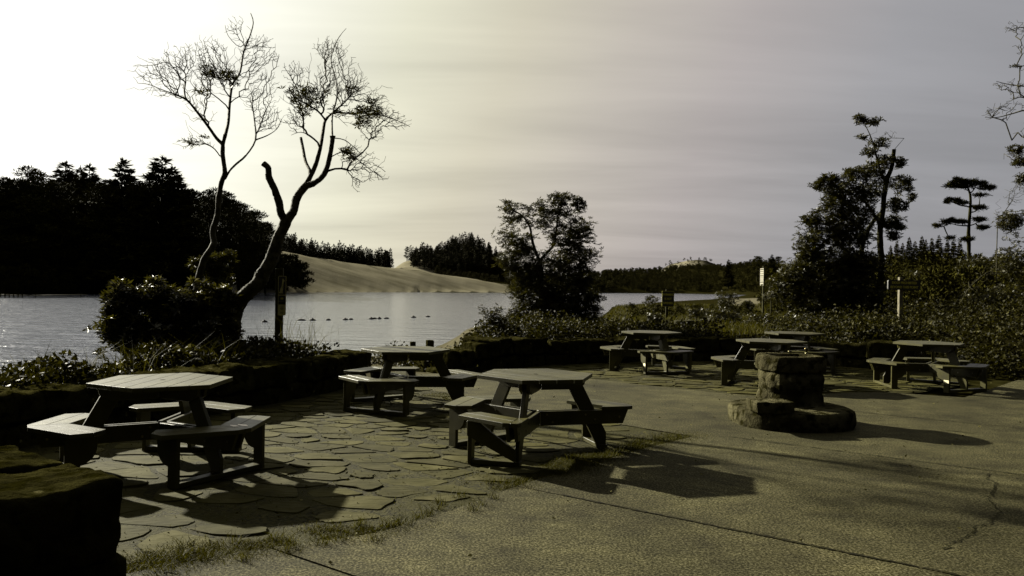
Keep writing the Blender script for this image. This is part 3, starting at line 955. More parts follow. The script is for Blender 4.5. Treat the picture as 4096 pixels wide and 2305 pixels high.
for (px, py, py2) in [(3159, 1400, 1424), (3225, 1388, 1425)]:
    w = unz(px, py2 + 4, .74) - np.array(lo)
    hgt = (py2 - py) * 9.9 / F + .05
    v, q = lathe_rock(w[0], w[1], [(.018, .71), (.018, .76), (.028, .765), (.028, .78), (.016, .785), (.016, .70 + hgt * .8), (.024, .70 + hgt * .82), (.024, .70 + hgt * .95), (.012, .70 + hgt), (.001, .70 + hgt)], 14, 1, 0)
    mesh_obj('spout', v, q, M['brass'], fo, True)

# ------------------------------------------------------------------ picnic tables
TT, ST, BT = .75, .427, .035      # table height, seat height, board thickness
RH = .587


def table_parts():
    t = empty('picnic_table', (0, 0, 0))
    mt = M['lumber']
    # top: seven boards cut to a hexagon
    hexa = [(RH * math.cos(k * math.pi / 3), RH * math.sin(k * math.pi / 3)) for k in range(6)]
    bm = bmesh.new(); w = RH * math.sin(math.pi / 3) * 2 / 7
    for i in range(7):
        y0 = -RH * math.sin(math.pi / 3) + i * w; y1 = y0 + w
        p = clip_poly(clip_poly(hexa, (0, 1), y1 - .003), (0, -1), -(y0 + .003))
        if i != 3:
            b2 = bmesh.new(); prism(b2, p, TT - BT, TT); bev(b2, .0012, 1)
            tmp = bpy.data.meshes.new('t'); b2.to_mesh(tmp); b2.free(); bm.from_mesh(tmp); bpy.data.meshes.remove(tmp)
        else:
            hole = [(.024 * math.cos(a * math.pi / 8), .024 * math.sin(a * math.pi / 8)) for a in range(16)]
            st = min(range(len(p)), key=lambda j: -p[j][0])
            for z, fl in ((TT, 1), (TT - BT, -1)):
                # two halves around the hole, left and right
                up_ = [(x, y) for x, y in p if y > 0]; dn = [(x, y) for x, y in p if y <= 0]
                ov = [bm.verts.new((x, y, z)) for x, y in p]; hv = [bm.verts.new((x, y, z)) for x, y in hole]
                order = sorted(range(len(p)), key=lambda j: math.atan2(p[j][1], p[j][0]) % (2 * math.pi))
                ov = [ov[j] for j in order]; pp = [p[j] for j in order]
                ea = [bm.edges.new((ov[j], ov[(j + 1) % len(ov)])) for j in range(len(ov))]
                eb = [bm.edges.new((hv[j], hv[(j + 1) % 16])) for j in range(16)]
                bmesh.ops.triangle_fill(bm, use_beauty=True, edges=ea + eb)
                if fl == 1: topo, toph = ov, hv
                else: boto, both = ov, hv
            for a_, b_ in ((topo, boto), (toph, both)):
                n = len(a_)
                for j in range(n): bm.faces.new((a_[j], a_[(j + 1) % n], b_[(j + 1) % n], b_[j]))
    bmesh.ops.recalc_face_normals(bm, faces=bm.faces)
    bm_obj('tabletop', bm, mt, t)
    for b in range(3):
        al = b * 2 * math.pi / 3
        ca, sa = math.cos(al), math.sin(al)
        T = lambda x, y, z: (x * ca - y * sa, x * sa + y * ca, z)
        # top rail and seat beam: double planks either side of the leg
        bm = bmesh.new()
        for s in (-1, 1):
            y0, y1 = (.0195, .0525) if s > 0 else (-.0525, -.0195)
            prism(bm, [(.045, .60), (.045, TT - BT - .002), (.50, TT - BT - .002), (.485, .645), (.40, .60)], y0, y1, lambda r, z, y: T(r, y, z))
        bev(bm, .003, 1)
        bm_obj('top_rail', bm, mt, t)
        bm = bmesh.new()
        for s in (-1, 1):
            y0, y1 = (.0195, .0525) if s > 0 else (-.0525, -.0195)
            prism(bm, [(.035, .252), (.035, ST - BT - .001), (.955, ST - BT - .001), (.90, .252)], y0, y1, lambda r, z, y: T(r, y, z))
        bev(bm, .003, 1)
        beam = bm_obj('seat_beam', bm, mt, t)
        for s in (-1, 1):
            for (r, z) in ((.10, .36), (.16, .285), (.50, .35), (.60, .30), (.86, .32)):
                bm = bmesh.new()
                y0, y1 = (.0528, .0575) if s > 0 else (-.0575, -.0528)
                prism(bm, [(r + .011 * math.cos(k_ * math.pi / 4), z + .011 * math.sin(k_ * math.pi / 4)) for k_ in range(8)], y0, y1, lambda r_, z_, y_: T(r_, y_, z_))
                bmesh.ops.recalc_face_normals(bm, faces=bm.faces)
                bm_obj('bolt', bm, M['metal'], beam)
        bm = bmesh.new()
        prism(bm, [(.285, .712), (.44, .712), (.736, .16), (.736, 0), (.655, 0)], -.0185, .0185, lambda r, z, y: T(r, y, z))
        bev(bm, .003, 1)
        bm_obj('leg', bm, mt, t)
        for s in (-1, 1):
            def A(u, v, z, s=s):          # arm frame: v outward along the side normal (30 deg), u along the side
                x = v * math.cos(math.radians(30)) - u * math.sin(math.radians(30))
                y = v * math.sin(math.radians(30)) + u * math.cos(math.radians(30))
                return T(x, s * y, z)
            def uv(x, y):
                return (-x * .5 + y * math.cos(math.radians(30)), x * math.cos(math.radians(30)) + y * .5)
            N_ = uv(.705, .002); K0 = uv(.995, .002); K1 = uv(.995, .066)
            vm = .753
            # v on the mitre line y=.002
            def mit(v):
                # point on y=.002 with given v: x = (v-.001)/cos30
                return uv((v - .001) / math.cos(math.radians(30)), .002)
            inner = [N_, mit(vm - .003), (.183, vm - .003), (.126, N_[1])]
            outer = [mit(vm + .003), K0, K1, (.124, K1[1]), (.181, vm + .003)]
            bm = bmesh.new()
            for poly in (inner, outer):
                prism(bm, poly, ST - BT, ST, A)
            bev(bm, .0012, 1)
            bm_obj('seat', bm, mt, t)
            bm = bmesh.new()
            cv = [(.652 - .125 * math.sin(k_ * math.pi / 16), .17 + .14 * (1 - math.cos(k_ * math.pi / 16))) for k_ in range(9)]
            prism(bm, [(.752, 0), (.752, ST - BT - .001), (.525, ST - BT - .001)] + cv[::-1] + [(.652, 0)], .415, .453, lambda x, z, y, s=s: T(x, s * y, z))
            bev(bm, .003, 1)
            bm_obj('seat_post', bm, mt, t)
        bm = bmesh.new()
        prism(bm, [(-.412, .002), (.412, .002), (.412, .042), (-.412, .042)], .655, .748, lambda y, z, x: T(x, y, z))
        bev(bm, .003, 1)
        bm_obj('ground_rail', bm, mt, t)
    return t


TB = [  # x, y, rotation, name key, label
    ('A', -2.986, 7.015, 90.9, 'near left picnic table with pale sky-lit top and white bird droppings on a seat'),
    ('C', .247, 7.951, 135.7, 'nearest middle picnic table with an open seatless side facing the concrete'),
    ('B', -1.385, 10.785, 246.3, 'picnic table before the opening in the wall, twigs on its back left seat'),
    ('G', 7.127, 13.951, 294.0, 'rightmost picnic table, white sticker on a post, beside the shrub bank'),
    ('D', 2.746, 16.025, 165.0, 'far picnic table against the wall below the swimming sign'),
    ('E', 4.411, 13.847, 156.2, 'picnic table directly behind the stone drinking fountain'),
    ('F', 5.731, 16.523, 160.0, 'farthest picnic table, half hidden behind the table behind the fountain')]
proto = table_parts()
tables = {}
for i, (k_, x, y, rz, lab) in enumerate(TB):
    o = proto if i == 0 else copy_tree(proto)
    tables[k_] = o
    o.location = (x, y, .004); o.rotation_euler = (0, 0, math.radians(rz))
    tag(o, lab, 'picnic table', 'hexagonal picnic tables on the patio')
# wheelchair side of the near middle table: drop two seats and their posts, add the brace
C_ = tables['C']
bpy.context.view_layer.update()


def centroid(o):
    n = len(o.data.vertices); a = np.zeros(n * 3); o.data.vertices.foreach_get('co', a)
    return a.reshape(-1, 3).mean(0)


for ch in list(C_.children):
    if ch.name.split('.')[0] in ('seat', 'seat_post'):
        c = centroid(ch); an = math.degrees(math.atan2(c[1], c[0])) % 360
        if abs(an - 145) < 12 or abs(an - 215) < 12 or (120 < an < 240 and ch.name.startswith('seat_post')):
            bpy.data.objects.remove(ch, do_unlink=True)
for ch in list(C_.children):
    if ch.name.startswith('ground_rail'):
        c = centroid(ch); an = math.degrees(math.atan2(c[1], c[0])) % 360
        for b, sgn in ((120, -1), (240, 1)):
            if abs(an - b) < 5:
                al = math.radians(b)
                bpy.data.objects.remove(ch, do_unlink=True)
                bm = bmesh.new()
                lo_, hi_ = (-.412, .03) if sgn < 0 else (-.03, .412)
                T = lambda x, y, z, al=al: (x * math.cos(al) - y * math.sin(al), x * math.sin(al) + y * math.cos(al), z)
                prism(bm, [(lo_, .002), (hi_, .002), (hi_, .042), (lo_, .042)], .655, .748, lambda y, z, x: T(x, y, z)); bev(bm, .003, 1)
                bm_obj('ground_rail', bm, M['lumber'], C_)
                if sgn < 0:
                    bm = bmesh.new()
                    prism(bm, [(-.45, .392), (-.45, .26), (0.0, .045), (0.0, .15), (-.36, .392)][::-1], .755, .79, lambda y, z, x: T(x, y, z)); bev(bm, .003, 1)
                    bm_obj('brace', bm, M['lumber'], C_)
                # stub of the missing seat
                bm = bmesh.new()
                s = 1 if sgn < 0 else -1
                prism(bm, [(.70, s * .002), (.995, s * .002), (.995, s * .066), (.93, s * .085), (.655, s * .085)][::s], .392, .427, lambda x, y, z: T(x, y, z)); bev(bm, .003, 1)
                bm_obj('seat_end', bm, M['lumber'], C_)
                break
# sticker labels on two posts, droppings, twigs
for key, px, py in (('G', 3789, 1527), ('D', 2572, 1454)):
    T_ = tables[key]; best = None
    inv = (Matrix.Translation(T_.location) @ T_.rotation_euler.to_matrix().to_4x4()).inverted()
    x0, y0 = T_.location[0], T_.location[1]
    bz = None
    for ch in T_.children:
        if ch.name.startswith('seat_post'):
            cw = inv.inverted() @ Vector(centroid(ch))
            if key == 'G': sc_ = abs((2048 + F * cw.x / cw.y) - 3789)
            else: sc_ = abs((2048 + F * cw.x / cw.y) - 2575)
            sc_ += (cw.y - y0) * 120
            if bz is None or sc_ < bz[0]: bz = (sc_, ch, cw)
    ch = bz[1]
    a = np.zeros(len(ch.data.vertices) * 3); ch.data.vertices.foreach_get('co', a); a = a.reshape(-1, 3)
    c = a.mean(0); an = math.radians(round(math.degrees(math.atan2(c[1], c[0])) / 120) * 120)
    vdir = np.array([math.cos(an), math.sin(an)]); udir = np.array([-vdir[1], vdir[0]])
    yc = float(c[:2] @ udir)
    wv = T_.rotation_euler.to_matrix() @ Vector((udir[0], udir[1], 0))
    sgn = -1 if wv.dot(Vector((T_.location[0], T_.location[1], 0))) > 0 else 1
    p0 = vdir * .702 + udir * (yc + sgn * .0205)
    bm = bmesh.new()
    q_ = [(p0 + vdir * a_ , z_) for a_, z_ in ((-.045, .15), (.045, .15), (.045, .20), (-.045, .20))]
    vs = [bm.verts.new((p[0], p[1], z_)) for p, z_ in q_] + [bm.verts.new((p[0] - udir[0] * sgn * .0012, p[1] - udir[1] * sgn * .0012, z_)) for p, z_ in q_]
    bm.faces.new(vs[:4]); bm.faces.new(vs[4:][::-1])
    for j in range(4): bm.faces.new((vs[j], vs[(j + 1) % 4], vs[4 + (j + 1) % 4], vs[4 + j]))
    bmesh.ops.recalc_face_normals(bm, faces=bm.faces)
    bm_obj('sticker', bm, M['sticker'], ch if ch.data.users == 0 else T_)
A_ = tables['A']
Ainv = (Matrix.Translation(A_.location) @ A_.rotation_euler.to_matrix().to_4x4()).inverted()
for (px, py, lx, ly) in ((938, 1704, .050, .022), (975, 1702, .055, .026)):
    p = Ainv @ Vector(unz(px, py, .4315)); rg = np.random.default_rng(int(px))
    poly = []
    for k_ in range(16):
        a = k_ * math.pi / 8; r = 1 + rg.normal(0, .18)
        poly.append((p.x + lx * r * math.cos(a) * math.cos(.9) - ly * r * math.sin(a) * math.sin(.9), p.y + lx * r * math.cos(a) * math.sin(.9) + ly * r * math.sin(a) * math.cos(.9)))
    bm = bmesh.new(); prism(bm, poly, .4266, .4292)
    bmesh.ops.recalc_face_normals(bm, faces=bm.faces)
    bm_obj('bird_dropping', bm, M['dropping'], A_)


# ------------------------------------------------------------------ vegetation tools
def leaves(C, L0, W0, tilt=.9, up=.3, Dirs=None, fold=.25):
    """C (n,3) bases -> folded diamond leaves; returns verts, faces (quads folded as 2 tris)"""
    C = np.asarray(C, float); n = len(C)
    if Dirs is None:
        D = rng.normal(0, 1, (n, 3)); D[:, 2] = D[:, 2] * tilt + up
    else:
        D = Dirs
    D = D / np.linalg.norm(D, axis=1, keepdims=True)
    R_ = rng.normal(0, 1, (n, 3)); S = np.cross(D, R_); S /= np.linalg.norm(S, axis=1, keepdims=True)
    Nn = np.cross(S, D)
    l = (L0 * rng.uniform(.7, 1.25, n))[:, None]; w = (W0 * rng.uniform(.7, 1.25, n))[:, None]
    A_ = C; B_ = C + D * l * .5 + S * w * .5 + Nn * w * fold; T_ = C + D * l; D_ = C + D * l * .5 - S * w * .5 + Nn * w * fold
    V_ = np.stack([A_, B_, T_, D_], 1).reshape(-1, 3)
    i = np.arange(n)[:, None] * 4
    return V_, np.concatenate([i + np.array([0, 1, 2]), i + np.array([0, 2, 3])], 0)


def rosettes(C, k_, L0, W0, up=.45):
    """whorls of k leaves at each point of C, like rhododendron shoots"""
    n = len(C)
    ax = rng.normal(0, .45, (n, 3)); ax[:, 2] += 1.0; ax /= np.linalg.norm(ax, axis=1, keepdims=True)
    r0 = rng.normal(0, 1, (n, 3)); u = np.cross(ax, r0); u /= np.linalg.norm(u, axis=1, keepdims=True); v = np.cross(ax, u)
    a = (np.arange(k_)[None, :] * 2 * math.pi / k_ + rng.uniform(0, 6.28, (n, 1)) + rng.normal(0, .15, (n, k_)))
    up_ = up + rng.normal(0, .22, (n, k_))
    D = (u[:, None] * np.cos(a)[..., None] + v[:, None] * np.sin(a)[..., None]) + ax[:, None] * up_[..., None]
    D /= np.linalg.norm(D, axis=2, keepdims=True)
    S = np.cross(D, np.broadcast_to(ax[:, None], D.shape)); S /= np.maximum(1e-6, np.linalg.norm(S, axis=2, keepdims=True))
    Nn = np.cross(S, D)
    B0 = np.repeat(C[:, None], k_, 1)
    l = (L0 * rng.uniform(.75, 1.2, (n, k_)))[..., None]; w = W0
    V_ = np.stack([B0, B0 + D * l * .55 + S * w * .5 + Nn * w * .15, B0 + D * l - Nn * l * .12, B0 + D * l * .55 - S * w * .5 + Nn * w * .15], 2).reshape(-1, 3)
    m_ = n * k_; i = np.arange(m_)[:, None] * 4
    return V_, np.concatenate([i + np.array([0, 1, 2]), i + np.array([0, 2, 3])], 0)


def ell_pts(n, c, r, shell=.45):
    """points in an ellipsoid, biased outward, lumpy"""
    d = rng.normal(0, 1, (n, 3)); d /= np.linalg.norm(d, axis=1, keepdims=True)
    q = (shell + (1 - shell) * rng.random(n)) ** .6
    q *= 1 + .42 * np.array([mnoise.noise(Vector(x * 2.3 + c[0])) for x in d])
    return np.asarray(c) + d * q[:, None] * np.asarray(r)


def px_blob(px, py, rx, ry, d, rd=None, n=100, shell=.3, dd=0):
    c = at(px, py, d + dd)
    s_ = d / F
    if n >= 60 and rx * s_ > .25:
        K_ = max(6, n // 7); R3 = np.array((rx * s_, rd if rd else max(rx, ry) * s_ * .8, ry * s_))
        cc = ell_pts(K_, c, R3 * .86, .35)
        w_ = rng.random(K_) + .35; cnt = np.maximum(2, (n * w_ / w_.sum()).astype(int)); rr_ = max(.085, min(R3) * .46)
        return np.concatenate([q + np.clip(rng.normal(0, .55, (m_, 3)), -1.2, 1.2) * rr_ * rng.uniform(.7, 1.3) * (1.15, 1.15, .8) for q, m_ in zip(cc, cnt)])
    return ell_pts(n, c, (rx * s_, rd if rd else max(rx, ry) * s_ * .8, ry * s_), shell)


def _lump(V_):
    sh = V_.shape; q = V_.reshape(-1, 3)
    return np.array([np.array(mnoise.noise_vector(Vector(p * 5.0))) + .6 * np.array(mnoise.noise_vector(Vector(p * 14.0))) for p in q]).reshape(sh)


class Skel:
    """branch skeleton: nodes with parents; radii from the pipe model"""
    def __init__(self):
        self.P = []; self.par = []; self.rmin = []

    def line(self, pts, r0, r1, par=-1, sub=3, jit=0.0):
        pts = [np.asarray(p, float) for p in pts]
        ids = []
        Q = [pts[0]]
        # Catmull-Rom
        for i in range(len(pts) - 1):
            p0 = pts[max(0, i - 1)]; p1 = pts[i]; p2 = pts[i + 1]; p3 = pts[min(len(pts) - 1, i + 2)]
            for k_ in range(1, sub + 1):
                t_ = k_ / sub
                Q.append(.5 * ((2 * p1) + (-p0 + p2) * t_ + (2 * p0 - 5 * p1 + 4 * p2 - p3) * t_ ** 2 + (-p0 + 3 * p1 - 3 * p2 + p3) * t_ ** 3))
        n = len(Q)
        for i, q in enumerate(Q):
            if i == 0 and par >= 0:
                ids.append(par); continue
            self.P.append(q + (rng.normal(0, jit, 3) if jit else 0)); self.par.append(ids[-1] if ids else -1)
            self.rmin.append(r0 + (r1 - r0) * i / (n - 1)); ids.append(len(self.P) - 1)
        return ids

    def nearest(self, p):
        return int(np.argmin(np.linalg.norm(np.array(self.P) - p, axis=1)))

    def grow(self, targets, rt=.004, bend=.12, maxseg=.22, start=None, bf=.38):
        """join each target to the tree, balancing short links against short paths to the root"""
        T_ = np.asarray(targets, float)
        Lp = [0.0] * len(self.P)
        for i in range(len(self.P)):
            if self.par[i] >= 0: Lp[i] = Lp[self.par[i]] + float(np.linalg.norm(self.P[i] - self.P[self.par[i]]))
        lo_ = 0 if start is None else start
        PP = np.array(self.P)[lo_:]; LL = np.array(Lp)[lo_:]
        D = np.full(len(T_), 1e9); W = np.zeros(len(T_), int)
        for i in range(len(T_)):
            dd = np.linalg.norm(PP - T_[i], axis=1) + bf * LL; W[i] = np.argmin(dd) + lo_; D[i] = dd.min()
        alive = np.ones(len(T_), bool)
        DA = D.copy()
        for _ in range(len(T_)):
            k_ = int(np.argmin(DA)); alive[k_] = False; DA[k_] = 1e12
            a = self.P[W[k_]]; b = T_[k_]; l = float(np.linalg.norm(b - a))
            if l < .015: continue
            n = max(1, int(math.ceil(l / maxseg)))
            if n == 1 and l > .1: n = 2
            side = rng.normal(0, 1, 3) * l * bend; last = W[k_]; new = []
            for j in range(1, n + 1):
                t_ = j / n
                p = a + (b - a) * t_ + side * math.sin(math.pi * t_) + (rng.normal(0, .018 * min(l, .6), 3) if j < n else 0)
                self.P.append(p); self.par.append(last); self.rmin.append(rt); Lp.append(Lp[last] + l / n); last = len(self.P) - 1; new.append(last)
            idx_ = np.where(alive)[0]
            if len(idx_):
                for q in new:
                    dd = np.linalg.norm(T_[idx_] - self.P[q], axis=1) + bf * Lp[q]; m_ = dd < D[idx_]
                    D[idx_[m_]] = dd[m_]; DA[idx_[m_]] = dd[m_]; W[idx_[m_]] = q

    def radii(self, e=2.9, tip=.0035, cap=.018):
        n = len(self.P); s_ = np.zeros(n); ch = np.zeros(n, int)
        for p in self.par:
            if p >= 0: ch[p] += 1
        for i in range(n - 1, -1, -1):
            if s_[i] == 0: s_[i] = tip ** e
            if self.par[i] >= 0: s_[self.par[i]] += s_[i]
        r = np.minimum(s_ ** (1 / e), cap)
        return np.maximum(r, np.array(self.rmin))

    def mesh(self, name, mat, parent=None, sides=5, tip=.0035, rough=0.0, cap=.018):
        r = self.radii(tip=tip, cap=cap); P = np.array(self.P); V_, F_ = [], []
        off_ = 0
        big = r > .03
        for grp, ns in ((big, 10), (~big, sides if sides < 5 else 4)):
            ids = np.where(grp & (np.array(self.par) >= 0))[0]
            if not len(ids): continue
            A_ = P[np.array(self.par)[ids]]; B_ = P[ids]; ra = r[np.array(self.par)[ids]]; rb = r[ids]
            ra = np.minimum(ra, rb * 1.35)
            D = B_ - A_; ln = np.linalg.norm(D, axis=1, keepdims=True); D = D / np.maximum(ln, 1e-9)
            ref = np.tile([[.31, .2, .93]], (len(ids), 1)); ref[np.abs(D[:, 2]) > .8] = [1, .1, .0]
            U = np.cross(D, ref); U /= np.linalg.norm(U, axis=1, keepdims=True); W_ = np.cross(D, U)
            A_ = A_ - D * ra[:, None] * .25; B_ = B_ + D * rb[:, None] * .25
            a = np.arange(ns) * 2 * math.pi / ns
            ring = U[:, None] * np.cos(a)[None, :, None] + W_[:, None] * np.sin(a)[None, :, None]
            VA = A_[:, None] + ring * ra[:, None, None]; VB = B_[:, None] + ring * rb[:, None, None]
            if grp is big:
                VA = VA + _lump(VA) * ra[:, None, None] * .30; VB = VB + _lump(VB) * rb[:, None, None] * .30
            V_.append(np.concatenate([VA, VB], 1).reshape(-1, 3))
            base = np.arange(len(ids))[:, None, None] * (2 * ns) + off_
            k_ = np.arange(ns); k2 = (k_ + 1) % ns
            F_.append((base + np.stack([k_, k2, k2 + ns, k_ + ns], -1)[None]).reshape(-1, 4))
            # end caps as quads (fan collapsed)
            kk = [0, ns // 4 or 1, ns // 2, (3 * ns) // 4]
            F_.append((base[:, 0] + np.array(kk)[None] + ns))
            off_ += len(ids) * 2 * ns
        return mesh_obj(name, np.concatenate(V_), np.concatenate(F_), mat, parent, smooth=True)


def rel(o, V_):
    return V_ - np.array(o.location)[None]


# ------------------------------------------------------------------ the two bare trees on the left
def q4(x, y):                                     # zoomed crop -> photograph pixels
    return 450 + x * .9658, y * .9658


def trace(pts, d, dd=None):
    out = []
    for i, (x, y) in enumerate(pts):
        e = 0 if dd is None else dd[min(i, len(dd) - 1)]
        out.append(at(*q4(x, y), d + e))
    return out


def crown_targets(blobs, d):
    out = []
    for (x, y, rx, ry, n, dd) in blobs:
        px, py = q4(x, y)
        out.append(px_blob(px, py, rx * 1.02, ry * 1.02, d, None, int(n * 3.2), .05, dd))
    return np.concatenate(out)


def finish_tree(name, label, cat, sk, base, mat, leafpts=None, lk=6, ll=.11, lw=.035, leafmat=None, group=None, tip=.0035, bend=None):
    t = empty(name, base)
    tag(t, label, cat, group)
    o = sk.mesh('trunk', mat, None, 4, tip)
    co_ = np.zeros(len(o.data.vertices) * 3); o.data.vertices.foreach_get('co', co_)
    o.data.vertices.foreach_set('co', (co_.reshape(-1, 3) - np.array(base)).ravel()); o.parent = t
    if leafpts is not None and len(leafpts):
        v, f_ = rosettes(np.asarray(leafpts) - np.array(base), lk, ll, lw)
        mesh_obj('foliage', v, f_, leafmat or M['leaf'], t)
    return t


D1 = 13.4
sk = Skel()
b1 = trace([(340, 1445), (345, 1300), (352, 1180), (378, 1078), (420, 1010), (415, 962), (435, 895), (441, 820), (452, 755), (465, 715), (458, 650), (457, 598)], D1, [0, 0, 0, 0, .05, .1, .1, .1, .1, .1, .1, .1])
m1 = sk.line(b1, .06, .036)
fk = m1[-1]
a1 = sk.line(trace([(457, 598), (430, 572), (395, 522), (345, 457), (308, 415), (262, 392)], D1, [.1, .1, 0, -.1, -.2, -.3]), .03, .014, fk)
a2 = sk.line(trace([(457, 598), (472, 540), (480, 500), (485, 430), (497, 350), (528, 300), (543, 215), (567, 155), (583, 95), (572, 55)], D1, [.1, .1, .15, .2, .2, .3]), .032, .006, fk)
jn_ = sk.nearest(trace([(463, 748)], D1, [.1])[0])
a3 = sk.line(trace([(463, 748), (482, 712), (512, 680), (552, 645), (592, 580), (588, 500), (578, 430)], D1, [.1, .2, .3, .4, .5, .5]), .024, .008, jn_)
a4 = sk.line(trace([(592, 580), (640, 562), (680, 535), (700, 495)], D1, [.5, .6, .6]), .012, .006, a3[3 * 4])
a5 = sk.line(trace([(450, 655), (425, 620), (395, 600), (360, 592)], D1, [.1, 0, -.1]), .010, .005, sk.nearest(trace([(450, 655)], D1, [.1])[0]))
a6 = sk.line(trace([(480, 445), (440, 410), (400, 375), (390, 320)], D1, [.2, -.1, -.3]), .012, .006, sk.nearest(trace([(484, 445)], D1, [.2])[0]))
a7 = sk.line(trace([(570, 150), (530, 195), (480, 150), (466, 105)], D1, [.3, .2, .1]), .007, .004, sk.nearest(trace([(567, 155)], D1, [.3])[0]))
a8 = sk.line(trace([(262, 392), (200, 370), (150, 350), (105, 345)], D1, [-.3, -.4]), .009, .004, a1[-1])
a9 = sk.line(trace([(262, 392), (280, 330), (230, 260), (170, 270), (85, 274)], D1, [-.3, -.4, -.5]), .009, .004, a1[-1])
start = fk
T1 = crown_targets([(210, 320, 115, 85, 120, -.3), (260, 250, 95, 60, 90, -.3), (395, 225, 85, 70, 140, .0), (400, 310, 80, 70, 130, .1), (470, 300, 60, 50, 70, .2),
                    (590, 215, 80, 70, 110, .3), (600, 320, 70, 60, 60, .3), (590, 400, 80, 60, 80, .4), (650, 490, 60, 60, 80, .5), (350, 590, 60, 28, 45, -.1),
                    (510, 115, 45, 55, 25, .3), (350, 440, 60, 70, 45, 0), (675, 235, 25, 25, 14, .3)], D1)
sk.grow(T1, .0026, .10, .16, 20)
lp = np.concatenate([px_blob(*q4(440, 312), 66, 30, D1, .3, 42, .1), px_blob(*q4(395, 290), 40, 20, D1, .2, 16, .1), px_blob(*q4(385, 385), 48, 16, D1, .2, 15, .1),
                     px_blob(*q4(320, 592), 28, 14, D1, .2, 9, .1), px_blob(*q4(388, 575), 14, 8, D1, .2, 4, .1), px_blob(*q4(500, 330), 20, 25, D1, .2, 14, .1)])
finish_tree('bare_tree', 'slim bare tree with one thin upright trunk, left of the forked tree', 'tree', sk, (b1[0][0], b1[0][1], g1(b1[0][0], b1[0][1]) - .05), M['bark'], lp, 6, .075, .022, M['leaf_small'], tip=.0025)

D2 = 13.0
sk = Skel()
b2 = trace([(492, 1470), (494, 1380), (497, 1320), (515, 1262), (560, 1215), (605, 1170), (625, 1130), (660, 1068), (683, 990), (706, 945), (716, 918)], D2)
m2 = sk.line(b2, .135, .085)
# widths along the trunk
s1 = sk.line(trace([(716, 918), (700, 885), (690, 835), (672, 785), (650, 738), (644, 708), (641, 692), (626, 678)], D2, [0, -.05, -.1, -.1, -.1, -.15]), .064, .044, m2[-1])
sk.line(trace([(648, 732), (645, 722)], D2, [-.1]), .058, .05, sk.nearest(trace([(648, 734)], D2, [-.1])[0]), 1)
s2 = sk.line(trace([(716, 918), (745, 880), (760, 835), (778, 800), (800, 772)], D2, [0, .05, .1]), .072, .055, m2[-1])
s3 = sk.line(trace([(800, 772), (820, 730), (842, 680), (860, 615), (872, 545), (882, 498), (915, 465), (960, 425), (1000, 380)], D2, [.1, .15, .2, .2, .25]), .042, .012, s2[-1])
s4 = sk.line(trace([(800, 772), (845, 755), (875, 725), (893, 680), (905, 625), (911, 572)], D2, [.1, 0, -.1, -.1]), .048, .034, s2[-1])
sk.line(trace([(910, 584), (911, 566)], D2, [-.1]), .046, .046, s4[-1], 1)
s5 = sk.line(trace([(822, 712), (800, 670), (790, 620), (780, 570)], D2, [.15, .3, .35]), .026, .022, sk.nearest(trace([(825, 722)], D2, [.15])[0]))
s6 = sk.line(trace([(911, 572), (909, 520), (912, 470), (930, 400), (925, 330), (905, 250), (925, 180), (945, 145), (968, 118)], D2, [-.1, 0, .1, .1]), .016, .004, s4[-1])
s7 = sk.line(trace([(882, 498), (850, 460), (800, 430), (750, 400), (735, 370)], D2, [.25, .1, 0, -.1]), .018, .007, s3[15])
s8 = sk.line(trace([(915, 465), (980, 470), (1050, 470), (1120, 480), (1180, 500), (1232, 525)], D2, [.25, .3, .3, .2]), .016, .004, s3[18])
s9 = sk.line(trace([(890, 660), (950, 630), (1000, 650), (1050, 690), (1120, 740)], D2, [-.1, -.2, -.3]), .012, .004, sk.nearest(trace([(893, 680)], D2, [-.1])[0]))
s10 = sk.line(trace([(860, 600), (820, 565), (780, 548), (740, 560)], D2, [.2, .1, 0]), .009, .004, sk.nearest(trace([(862, 605)], D2, [.2])[0]))
s11 = sk.line(trace([(918, 572), (960, 580), (1000, 610), (1030, 640)], D2, [-.1, -.2]), .009, .004, s4[-1])
T2 = crown_targets([(800, 400, 85, 65, 130, 0), (760, 300, 60, 50, 45, 0), (930, 330, 110, 85, 170, .1), (915, 215, 70, 60, 90, .1), (880, 200, 40, 30, 20, .1),
                    (1050, 440, 110, 75, 150, .3), (1000, 350, 60, 60, 60, .2), (1170, 490, 62, 45, 55, .2), (1000, 640, 70, 50, 60, -.2), (1060, 710, 70, 60, 60, -.2),
                    (755, 490, 45, 60, 50, 0), (1080, 540, 60, 50, 45, .2), (1010, 760, 25, 35, 14, -.2)], D2)
sk.grow(T2, .0026, .10, .16, m2[-1])
lp = np.concatenate([px_blob(*q4(x, y), rx * 1.2, ry * 1.2, D2, .4, int(n * .62), .1) for x, y, rx, ry, n in
                     ((800, 405, 62, 42, 85), (780, 455, 25, 22, 22), (985, 375, 35, 12, 14), (1050, 470, 70, 24, 70), (1085, 440, 25, 16, 18), (1040, 510, 30, 15, 22), (975, 640, 28, 26, 34), (995, 655, 20, 12, 12), (925, 470, 25, 18, 14), (745, 385, 25, 15, 14), (880, 380, 30, 8, 8))])
finish_tree('forked_tree', 'leaning forked tree with sawn-off limbs and pale bark above the dog sign', 'tree', sk, (b2[0][0], b2[0][1], g1(b2[0][0], b2[0][1]) - .05), M['bark'], lp, 7, .085, .022, M['leaf_small'], tip=.0025)


